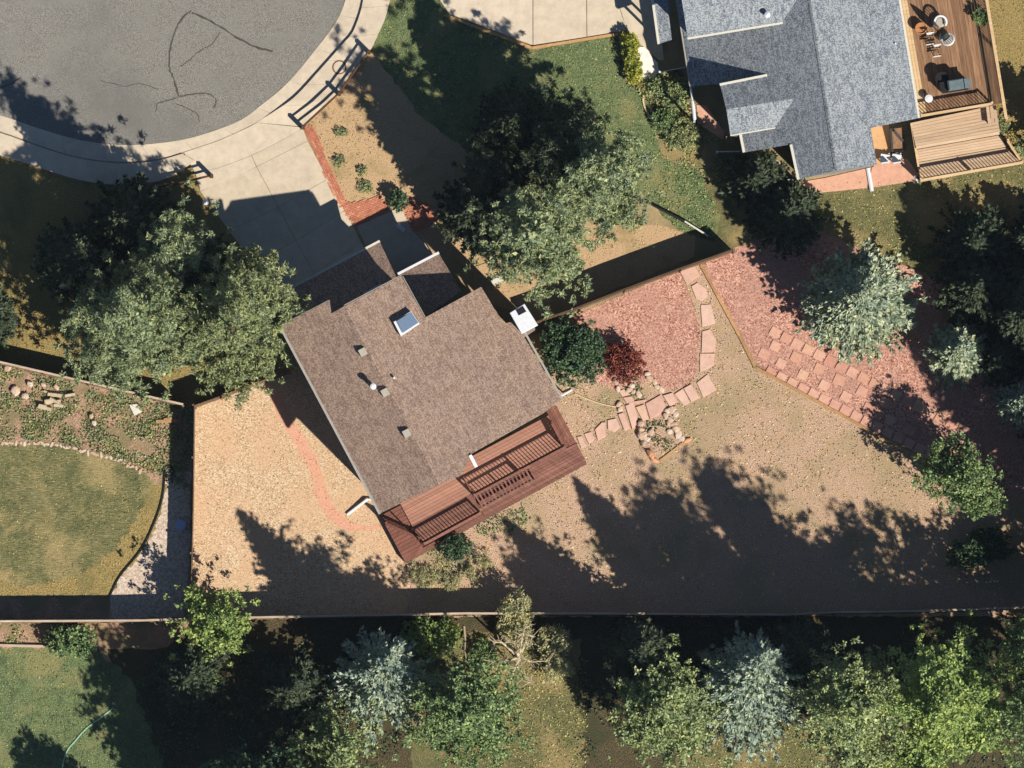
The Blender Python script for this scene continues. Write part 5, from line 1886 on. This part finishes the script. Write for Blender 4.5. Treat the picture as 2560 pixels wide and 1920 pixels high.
clump_tree('pine_tree', 'dark pine with one lit tip between the left pines and the street', 'tree', 445, 660, 12,
           [(0, 0, 4.5, 2.2, 2.2, 2.4), (0, 0.1, 7.5, 1.7, 1.7, 2.4), (0, 0.1, 10.5, 0.9, 0.9, 1.8)], M['pine'], M['bark'], 53, trunk_r=0.22, nc=560, boughs=90, **PINE)
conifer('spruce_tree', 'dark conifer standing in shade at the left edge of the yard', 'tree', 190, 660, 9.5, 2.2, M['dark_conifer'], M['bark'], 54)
conifer('spruce_tree', 'dark conifer added to fill the shade nearest the left sidewalk', 'tree', 330, 560, 8.5, 2.4, M['dark_conifer'], M['bark'], 154)  # added conifer, fills out the dark area by the sidewalk
conifer('spruce_tree', 'dark conifer added to fill the shade between the two big left pines and the driveway', 'tree', 520, 690, 9, 2.0, M['dark_conifer'], M['bark'], 155)  # another added conifer, there to darken the yard beside the driveway
conifer('spruce_tree', 'dark conifer added to fill the upper edge of the front yard shade', 'tree', 1290, 320, 7.5, 2.2, M['dark_conifer'], M['bark'], 156)  # put in to fill the dark part of the front yard
conifer('spruce_tree', 'dark conifer added to extend the front yard shade beside the front bed', 'tree', 1195, 540, 8, 2.1, M['dark_conifer'], M['bark'], 157)  # added, its height set to carry the shadow farther over the bed
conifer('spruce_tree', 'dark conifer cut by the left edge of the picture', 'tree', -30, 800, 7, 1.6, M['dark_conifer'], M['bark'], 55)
# front yard pines
clump_tree('pine_tree', 'olive green pine in the front yard nearest the chimney', 'tree', 1345, 620, 13.5,
           [(0, 0.1, 3.8, 2.7, 2.6, 2.0), (-0.2, 0.2, 6.4, 2.7, 2.7, 2.2), (-0.2, 0.2, 9, 2.2, 2.2, 2.2), (-0.1, 0.3, 11.6, 1.3, 1.3, 1.9), (-1.5, -0.4, 3.8, 1.4, 1.4, 1.3), (1.3, -1.0, 4, 1.4, 1.4, 1.3), (0.9, 1.8, 4.8, 1.6, 1.5, 1.6)], M['pine'], M['bark'], 56, trunk_r=0.28, gap=0.15, nc=1150, boughs=150, **PINE)
clump_tree('pine_tree', 'olive green pine in the front yard nearest the green lawn', 'tree', 1495, 470, 13,
           [(0, 0.1, 3.8, 2.4, 2.4, 2.0), (0, 0.3, 6.4, 2.3, 2.3, 2.0), (0, 0.3, 9, 1.9, 1.9, 2.0), (0, 0.3, 11.4, 1.1, 1.1, 1.6), (1.2, 0.4, 3.6, 1.2, 1.2, 1.2), (0.4, -1.4, 3.6, 1.3, 1.3, 1.2)], M['pine'], M['bark'], 57, trunk_r=0.28, gap=0.28, nc=900, boughs=120, **PINE)
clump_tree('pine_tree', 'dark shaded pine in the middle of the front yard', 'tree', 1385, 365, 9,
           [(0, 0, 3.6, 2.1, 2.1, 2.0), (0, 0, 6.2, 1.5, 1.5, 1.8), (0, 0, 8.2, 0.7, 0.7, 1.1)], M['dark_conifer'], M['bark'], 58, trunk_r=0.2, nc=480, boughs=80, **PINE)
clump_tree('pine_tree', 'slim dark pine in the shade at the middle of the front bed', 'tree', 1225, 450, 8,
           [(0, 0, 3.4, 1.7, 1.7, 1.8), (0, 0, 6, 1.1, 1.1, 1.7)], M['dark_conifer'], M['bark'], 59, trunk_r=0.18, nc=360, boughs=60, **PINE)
# blue spruces of the right bed
conifer('blue_spruce', 'large blue spruce beside the checkered paver walk', 'tree', 2145, 765, 11, 3.0, M['blue_spruce'], M['bark'], 61, dens=1.25)
conifer('spruce_tree', 'low dark spruce added to widen the shade of the large blue spruce', 'tree', 1965, 545, 5.2, 2.1, M['dark_conifer'], M['bark'], 161)  # added so its shadow widens that of the blue spruce
conifer('spruce_tree', 'low dark spruce added to fill the shade just below the pink patio', 'tree', 1890, 455, 4.6, 1.9, M['dark_conifer'], M['bark'], 162)  # extra spruce put in to keep this ground dark
conifer('spruce_tree', 'dark spruce in deep shade just above the smaller blue spruce', 'tree', 2440, 730, 5.5, 2.3, M['dark_conifer'], M['bark'], 163)
conifer('spruce_tree', 'low dark spruce in shade at the right end of the red mulch', 'tree', 2500, 905, 4.6, 1.5, M['dark_conifer'], M['bark'], 164)
conifer('blue_spruce', 'smaller blue spruce right of the large one in the red mulch', 'tree', 2390, 885, 5.6, 1.7, M['blue_spruce'], M['bark'], 62, dens=1.2)
conifer('blue_spruce', 'blue spruce cut by the right edge of the picture', 'tree', 2550, 1010, 5, 1.3, M['ice_spruce'], M['bark'], 63, dens=1.2)
conifer('spruce_tree', 'dark spruce in deep shade right of the large blue spruce', 'tree', 2430, 620, 4.5, 2.4, M['dark_conifer'], M['bark'], 64)
conifer('spruce_tree', 'dark spruce at the right edge beside the stair landing', 'tree', 2600, 600, 4, 1.8, M['dark_conifer'], M['bark'], 65)
conifer('spruce_tree', 'dark spruce at the right edge above the smaller blue spruce', 'tree', 2570, 800, 9, 2.4, M['dark_conifer'], M['bark'], 66)
for k, (x, y, h, r_) in enumerate(((2665, 345, 5.4, 2.2), (2760, 900, 12, 3), (2700, 1080, 11, 3), (2740, 1330, 13, 3.2), (2730, 1630, 9, 2.3), (2860, 1570, 11, 2.6))):
    conifer('spruce_tree', ['low dark spruce beyond the right edge beside the long brown deck', 'dark spruce beyond the right edge level with the brown roof', 'dark spruce beyond the right edge level with the flagstone path', 'dark spruce beyond the right edge level with the dry lawn', 'dark spruce beyond the right edge just below the long fence line', 'dark spruce farthest beyond the right edge by the long fence line'][k], 'tree', x, y, h, r_, M['dark_conifer'], M['bark'], 67 + k, group='spruces beyond the right edge', dens=0.8)
# deciduous tree over the end of the pavers
clump_tree('garden_tree', 'airy green deciduous tree over the lower end of the paver walk', 'tree', 2410, 1215, 5.6,
           [(0, 0, 3.4, 1.9, 1.7, 1.3), (-1.5, 0.6, 3.2, 1.2, 1.2, 1.0), (-0.6, 1.4, 3.6, 1.2, 1.2, 1.0), (0.8, -0.6, 3.6, 1.3, 1.2, 1.1), (0.2, 0.4, 4.8, 1.1, 1.1, 0.8)], M['leaf_green'], M['bark'], 71, nc=420, per=20, ll=0.085, lw=0.045, cr=0.26, gap=0.22, trunk_r=0.13)
# shrubs by the brown house
clump_tree('shrub', 'dense dark green shrub under the chimney of the brown house', 'shrub', 1437, 888, 2.6,
           [(0, 0, 1.2, 1.7, 1.7, 1.1), (-0.7, 0.8, 1.3, 1.0, 1.0, 0.9), (0.4, 0.3, 2.0, 0.9, 0.9, 0.6)], M['leaf_dark'], M['bark'], 75, nc=460, per=20, ll=0.075, lw=0.042, cr=0.2, trunk_r=0.08, nlimb=14)
clump_tree('shrub', 'dark red shrub beside the dense green shrub', 'shrub', 1562, 912, 1.7,
           [(0, 0, 0.9, 1.05, 1.05, 0.7), (-0.4, 0.5, 0.9, 0.6, 0.6, 0.5)], M['leaf_red'], M['bark'], 76, nc=170, per=18, ll=0.07, lw=0.035, cr=0.2, gap=0.1, trunk_r=0.05, nlimb=14)
clump_tree('shrub', 'small dark shrub between the brick patio and the front bed', 'shrub', 996, 502, 1.1,
           [(0, 0, 0.6, 0.5, 0.5, 0.5)], M['leaf_dark'], M['bark'], 77, nc=60, per=16, ll=0.07, lw=0.04, cr=0.16, trunk_r=0.04, nlimb=6)
for k, (x, y, r_, lab) in enumerate(((856, 331, 0.4, 'smallest low juniper in the dry front bed nearest the sidewalk'), (850, 402, 0.42, 'sparse low juniper beside the brick border'), (914, 468, 0.62, 'widest low juniper near the left brick patio'), (905, 425, 0.4, 'thin low juniper just above the widest one'))):
    clump_tree('juniper', lab, 'shrub', x, y, 0.2, [(0, 0, 0.08, r_, r_, 0.07)], M['juniper'], M['bark'], 80 + k, nc=int(110 * r_), per=10, ll=0.06, lw=0.03, cr=0.15, trunk_r=0.03, nlimb=5, shell=0.3, group='junipers in the front bed')
clump_tree('hedge', 'bright yellow green clipped hedge beside the pale pad', 'hedge', 1579, 145, 1.1,
           [(-0.1, 0.75, 0.6, 0.45, 0.5, 0.5), (0, 0.2, 0.6, 0.45, 0.5, 0.55), (0.1, -0.4, 0.6, 0.45, 0.5, 0.5), (0.15, -0.9, 0.6, 0.4, 0.45, 0.5)], M['leaf_hedge'], M['bark'], 85, nc=260, per=18, ll=0.055, lw=0.035, cr=0.14, trunk_r=0.05, nlimb=10)
for k, (x, y, r_, mt, lab) in enumerate(((1690, 235, 0.8, 'leaf_olive', 'light green shrub beside the white porch beam of the grey house'), (1705, 335, 0.85, 'juniper', 'greyish green shrub in the lower part of the bed by the grey house'), (1660, 300, 0.6, 'leaf_green', 'mid green shrub right of the pale curved edging'),
                                        (1650, 215, 0.5, 'leaf_olive', 'small light shrub just below the short white fence'))):
    clump_tree('shrub', lab, 'shrub', x, y, 0.8, [(0, 0, 0.3, r_, r_, 0.35)], M[mt], M['bark'], 86 + k, nc=int(170 * r_), per=16, ll=0.06, lw=0.035, cr=0.18, trunk_r=0.04, nlimb=8, gap=0.25, group='shrubs in the bed by the grey house')
clump_tree('shrub', 'dark green shrub at the foot of the redwood deck', 'shrub', 1145, 1372, 1.4,
           [(0, 0, 0.6, 0.8, 0.65, 0.5)], M['leaf_dark'], M['bark'], 91, nc=110, per=16, ll=0.07, lw=0.035, cr=0.2, gap=0.1, trunk_r=0.05, nlimb=8)
for k, (x, y, r_) in enumerate(((1080, 1440, 0.55), (1130, 1455, 0.5), (1175, 1435, 0.45), (1045, 1440, 0.5), (1210, 1400, 0.45))):
    t = clump_tree('tussock', ['tan grass tussock nearest the deck corner shrub', 'tan grass tussock lowest beside the fence shade', 'tan grass tussock between shrub and spruce shadow', 'tan grass tussock farthest left by the wood chips', 'tan grass tussock farthest right below the deck'][k], 'grass clump', x, y, 0.5,
                   [(0, 0, 0.2, r_, r_, 0.35)], M['leaf_straw'], M['bark'], 92 + k, nc=int(70 * r_), per=14, ll=0.13, lw=0.015, cr=0.18, trunk_r=0.02, nlimb=0, shell=0.2, group='tussocks below the deck')
clump_tree('pot_plant', 'small green shrub at the top right of the brown deck', 'plant', 2450, 50, 2.3,
           [(0, 0, 1.9, 0.42, 0.42, 0.4)], M['leaf_green'], M['bark'], 98, nc=80, per=16, ll=0.06, lw=0.03, cr=0.14, trunk_r=0.04, nlimb=8)
for k, (x, y, r_, mt) in enumerate(((2500, 318, 0.4, 'juniper'), (2520, 355, 0.5, 'leaf_dry'), (2545, 372, 0.45, 'juniper'))):
    clump_tree('shrub', ['grey green shrub touching the landing of the brown deck', 'dry tan shrub beside the wide deck steps', 'grey green shrub nearest the right edge by the steps'][k], 'shrub', x, y, 0.9, [(0, 0, 0.45, r_, r_, 0.4)], M[mt], M['bark'], 190 + k, nc=int(220 * r_), per=16, ll=0.07, lw=0.03, cr=0.16, trunk_r=0.03, nlimb=8, gap=0.1)

# trees of the lower yards
DEC = dict(per=22, ll=0.09, lw=0.052, cr=0.26, bs=0.45)
clump_tree('garden_tree', 'small bright yellow green tree at the fence corner, lower left', 'tree', 548, 1560, 4.2,
           [(0, 0.1, 2.8, 1.35, 1.3, 0.9), (-0.9, 0.8, 2.6, 0.8, 0.8, 0.7), (0.5, -0.6, 2.6, 0.9, 0.9, 0.8), (-0.5, -0.5, 2.4, 0.9, 0.8, 0.8), (0.1, 0.2, 3.7, 0.8, 0.8, 0.5)], M['leaf_lime'], M['bark'], 101, nc=360, boughs=70, gap=0.1, trunk_r=0.1, **DEC)
clump_tree('shrub', 'light green bush against the fence at the lower left', 'shrub', 168, 1600, 1.7,
           [(0, 0, 0.9, 0.9, 0.75, 0.7), (0.7, -0.2, 0.8, 0.7, 0.7, 0.6)], M['leaf_green'], M['bark'], 102, nc=200, trunk_r=0.05, nlimb=8, **DEC)
conifer('blue_spruce', 'icy blue spruce left of the bare branched tree at the bottom', 'tree', 950, 1725, 10.8, 2.3, M['ice_spruce'], M['bark'], 103, dens=1.1, irr=0.3, lean=(0.6, 1.3))
conifer('blue_spruce', 'tall icy blue spruce at the bottom right of centre', 'tree', 1855, 1760, 13, 2.7, M['ice_spruce'], M['bark'], 104, dens=1.25, irr=0.25, lean=(0.9, 2.0))
clump_tree('garden_tree', 'mid green leafy tree at the bottom left of the yellow grass', 'tree', 1165, 1810, 12,
           [(0, 0, 4.2, 2.2, 2.0, 1.8), (1.1, -0.3, 4.0, 1.4, 1.5, 1.3), (-1.2, -0.6, 3.8, 1.4, 1.4, 1.2), (0.1, 0.6, 6.2, 2.1, 2.1, 1.8), (0, 0.2, 8.4, 1.8, 1.8, 1.6), (0, 0.2, 10.4, 1.4, 1.4, 1.4)], M['leaf_green'], M['bark'], 105, nc=1000, boughs=100, gap=0.1, trunk_r=0.16, **DEC)
clump_tree('garden_tree', 'olive green tree at the bottom in deep shade', 'tree', 830, 1890, 7,
           [(0, 0, 3.8, 1.9, 1.7, 1.5), (-1.2, -0.2, 3.4, 1.2, 1.2, 1.1), (0.3, 0.2, 5.6, 1.3, 1.3, 1.2), (-0.3, 2.0, 3.4, 0.7, 0.7, 0.8)], M['leaf_olive'], M['bark'], 106, nc=480, boughs=90, gap=0.1, trunk_r=0.15, **DEC)
clump_tree('garden_tree', 'broad olive green tree left of the tall icy spruce', 'tree', 1655, 1785, 11,
           [(0, 0, 4.4, 2.3, 2.3, 2.0), (0.4, 0.3, 6.8, 2.0, 2.0, 1.9), (-1.0, -0.9, 4.4, 1.5, 1.5, 1.4), (1.2, -1.0, 4.2, 1.5, 1.5, 1.4), (0, 0.2, 9.2, 1.3, 1.3, 1.5)], M['leaf_olive'], M['bark'], 107, nc=1250, boughs=120, gap=0.05, trunk_r=0.22, **DEC)
clump_tree('garden_tree', 'large yellow green tree at the bottom right corner', 'tree', 2340, 1800, 16.5,
           [(0, 0, 5.8, 2.5, 2.4, 2.2), (1.8, 0.8, 6, 1.8, 1.7, 1.8), (-1.2, -1.6, 5, 1.7, 1.6, 1.6), (0.6, 1.4, 8, 2.2, 2.2, 2.2), (-0.4, 0.6, 10.6, 2.2, 2.2, 2.2), (2.1, -0.9, 5.4, 1.5, 1.5, 1.4), (0, 0.6, 13.2, 2.0, 2.0, 2.0), (0, 0.6, 15.2, 1.3, 1.3, 1.4)], M['leaf_lime'], M['bark'], 108, nc=1600, boughs=150, inner=1.8, gap=0.0, trunk_r=0.24, **DEC)
clump_tree('garden_tree', 'large mid green tree between the icy spruce and the yellow green tree', 'tree', 2130, 1790, 14.8,
           [(0, 0, 5, 2.2, 2.3, 2.0), (-0.6, 1.4, 6, 1.6, 1.6, 1.7), (0.2, -2.0, 4.6, 1.7, 1.6, 1.4), (0.2, 0.4, 8.2, 2.2, 2.2, 2.1), (0.1, 0.4, 11, 2.1, 2.1, 2.1), (0, 0.4, 13.2, 1.7, 1.7, 1.5)], M['leaf_olive'], M['bark'], 109, nc=1500, boughs=150, inner=1.8, gap=0.0, trunk_r=0.22, **DEC)
clump_tree('garden_tree', 'green tree on the right edge below the long fence', 'tree', 2570, 1640, 9,
           [(0, 0, 4.4, 1.6, 2.0, 1.8), (0, -1.6, 4.2, 1.4, 1.5, 1.3), (0, 0.2, 7.2, 1.4, 1.4, 1.7)], M['leaf_green'], M['bark'], 110, nc=360, gap=0.2, trunk_r=0.15, **DEC)
clump_tree('shrub', 'yellowish feathery shrub on the fence line right of centre', 'shrub', 1290, 1540, 2.6,
           [(0, 0, 1.6, 0.9, 1.2, 0.9), (0.1, -0.9, 1.3, 0.8, 0.8, 0.7)], M['leaf_straw'], M['pale_bark'], 111, nc=230, per=18, ll=0.1, lw=0.028, cr=0.26, gap=0.15, trunk_r=0.06, nlimb=16)
clump_tree('shrub', 'light green shrub below the fence beside the icy spruce', 'shrub', 1050, 1590, 1.8,
           [(0, 0, 0.9, 1.0, 0.9, 0.7), (0.9, -0.4, 0.8, 0.8, 0.8, 0.6), (1.3, 0.2, .8, .7, .6, .6)], M['leaf_lime'], M['bark'], 112, nc=260, per=18, ll=0.075, lw=0.035, cr=0.22, gap=0.12, trunk_r=0.05, nlimb=10)
clump_tree('shrub', 'low dark green plants right of the slim pale log', 'shrub', 1210, 1640, 0.9,
           [(0, 0, 0.4, 0.7, 0.8, 0.4)], M['leaf_green'], M['bark'], 113, nc=130, per=16, ll=0.08, lw=0.035, cr=0.2, trunk_r=0.04, nlimb=6)
clump_tree('shrub', 'dry yellowish shrub at the edge of the deep shade, right of the bare tree', 'shrub', 1385, 1630, 2.0,
           [(0, 0.4, 1.1, 0.8, 1.0, 0.8), (0.2, -0.9, 0.9, 0.7, 0.7, 0.6)], M['leaf_straw'], M['pale_bark'], 114, nc=180, per=16, ll=0.09, lw=0.028, cr=0.26, gap=0.2, trunk_r=0.05, nlimb=16)
# bare branched tree, nearly leafless
bt = thing('bare_tree', 'leafless pale branched tree below the fence, right of centre', 'tree', P(1298, 1650))
rr = random.Random(9)
b = MB()
B0 = Vector(P(1298, 1650))
b.tube([B0, B0 + Vector((0.0, 0.1, 1.2)), B0 + Vector((-0.1, 0.3, 2.0))], [0.12, 0.1, 0.07], 8)
b.build('trunk', M['pale_bark'], bt, smooth=True)
for k, (dx, dy, z) in enumerate(((-1.5, -0.1, 1.6), (-0.5, 0.9, 2.4), (-1.3, 0.8, 2.6), (0.8, 1.1, 2.6), (1.5, -0.1, 1.9), (0.3, 1.8, 2.8), (0.6, -1.2, 1.6), (-0.5, -1.3, 1.5))):
    b = MB()
    tip = B0 + Vector((dx, dy, z))
    st_ = B0 + Vector((0, 0.1, 0.9 + 0.1 * k))
    mid = (st_ + tip) / 2 + Vector((rr.uniform(-.4, .4), rr.uniform(-.4, .4), 0.2))
    b.tube([st_, mid, tip], [0.07, 0.045, 0.015], 6)
    for j in range(13):
        t_ = rr.uniform(0.35, 1)
        q = st_.lerp(mid, t_ * 2) if t_ < 0.5 else mid.lerp(tip, t_ * 2 - 1)
        e = q + Vector((rr.uniform(-.55, .55), rr.uniform(-.55, .55), rr.uniform(0.05, .4)))
        b.tube([q, (q + e) / 2 + Vector((0, 0, .04)), e], [0.025, 0.016, 0.007], 4, False)
    b.build('branch', M['pale_bark'], bt)
# trees whose crowns stand past the lower edge and shade the yards
for k, (x, y, h, r_) in enumerate(((640, 2030, 12, 3.2), (790, 2150, 14, 3.4), (940, 2180, 13, 3.0), (640, 2140, 10, 2.4), (320, 2150, 8, 1.6))):
    clump_tree('garden_tree', ['dark leafy tree beyond the lower edge, below the shaded lower left yard', 'tallest dark tree beyond the lower edge, below the olive green tree', 'dark tree beyond the lower edge, below the left icy spruce', 'shorter dark tree farther beyond the lower edge at the left', 'smallest dark tree beyond the lower edge, below the lower left lawn'][k], 'tree', x, y, h,
               [(0, 0, h * 0.55, r_, r_, h * 0.3), (0.3, 0.4, h * 0.78, r_ * 0.65, r_ * 0.65, h * 0.2), (-0.8, 0.5, h * 0.5, r_ * 0.7, r_ * 0.7, h * 0.25)], M['leaf_dark'], M['bark'], 120 + k, nc=560, per=16, ll=0.12, lw=0.07, cr=0.3, trunk_r=0.2, group='trees beyond the lower edge')
clump_tree('garden_tree', 'open leafy tree cut by the lower right corner of the picture', 'tree', 2600, 1810, 14,
           [(0, 0, 5.5, 1.8, 2.2, 2.0), (-0.3, 0.2, 8.5, 2.4, 2.4, 2.0), (0.2, 0.3, 11, 2.2, 2.2, 2.0), (0, 0, 13, 1.3, 1.3, 1.3)], M['leaf_green'], M['bark'], 134, nc=650, boughs=120, gap=0.25, inner=0.25, trunk_r=0.2, **DEC)
clump_tree('garden_tree', 'open leafy tree beyond the right edge, just above the long fence', 'tree', 2690, 1540, 8.5,
           [(0, 0, 4, 1.9, 2.0, 1.8), (-0.2, 0.2, 6.2, 1.7, 1.7, 1.6), (0.2, 0.3, 7.6, 1.0, 1.0, 1.0)], M['leaf_green'], M['bark'], 135, nc=420, boughs=80, gap=0.2, inner=0.3, trunk_r=0.15, **DEC)
clump_tree('shrub', 'dark low shrub in the dappled shade below the airy green tree', 'shrub', 2470, 1370, 1.6,
           [(0, 0, 0.8, 1.3, 0.9, 0.6), (-1.2, -0.4, 0.7, 0.9, 0.7, 0.5)], M['leaf_dark'], M['bark'], 136, nc=170, gap=0.2, trunk_r=0.05, nlimb=8, **DEC)
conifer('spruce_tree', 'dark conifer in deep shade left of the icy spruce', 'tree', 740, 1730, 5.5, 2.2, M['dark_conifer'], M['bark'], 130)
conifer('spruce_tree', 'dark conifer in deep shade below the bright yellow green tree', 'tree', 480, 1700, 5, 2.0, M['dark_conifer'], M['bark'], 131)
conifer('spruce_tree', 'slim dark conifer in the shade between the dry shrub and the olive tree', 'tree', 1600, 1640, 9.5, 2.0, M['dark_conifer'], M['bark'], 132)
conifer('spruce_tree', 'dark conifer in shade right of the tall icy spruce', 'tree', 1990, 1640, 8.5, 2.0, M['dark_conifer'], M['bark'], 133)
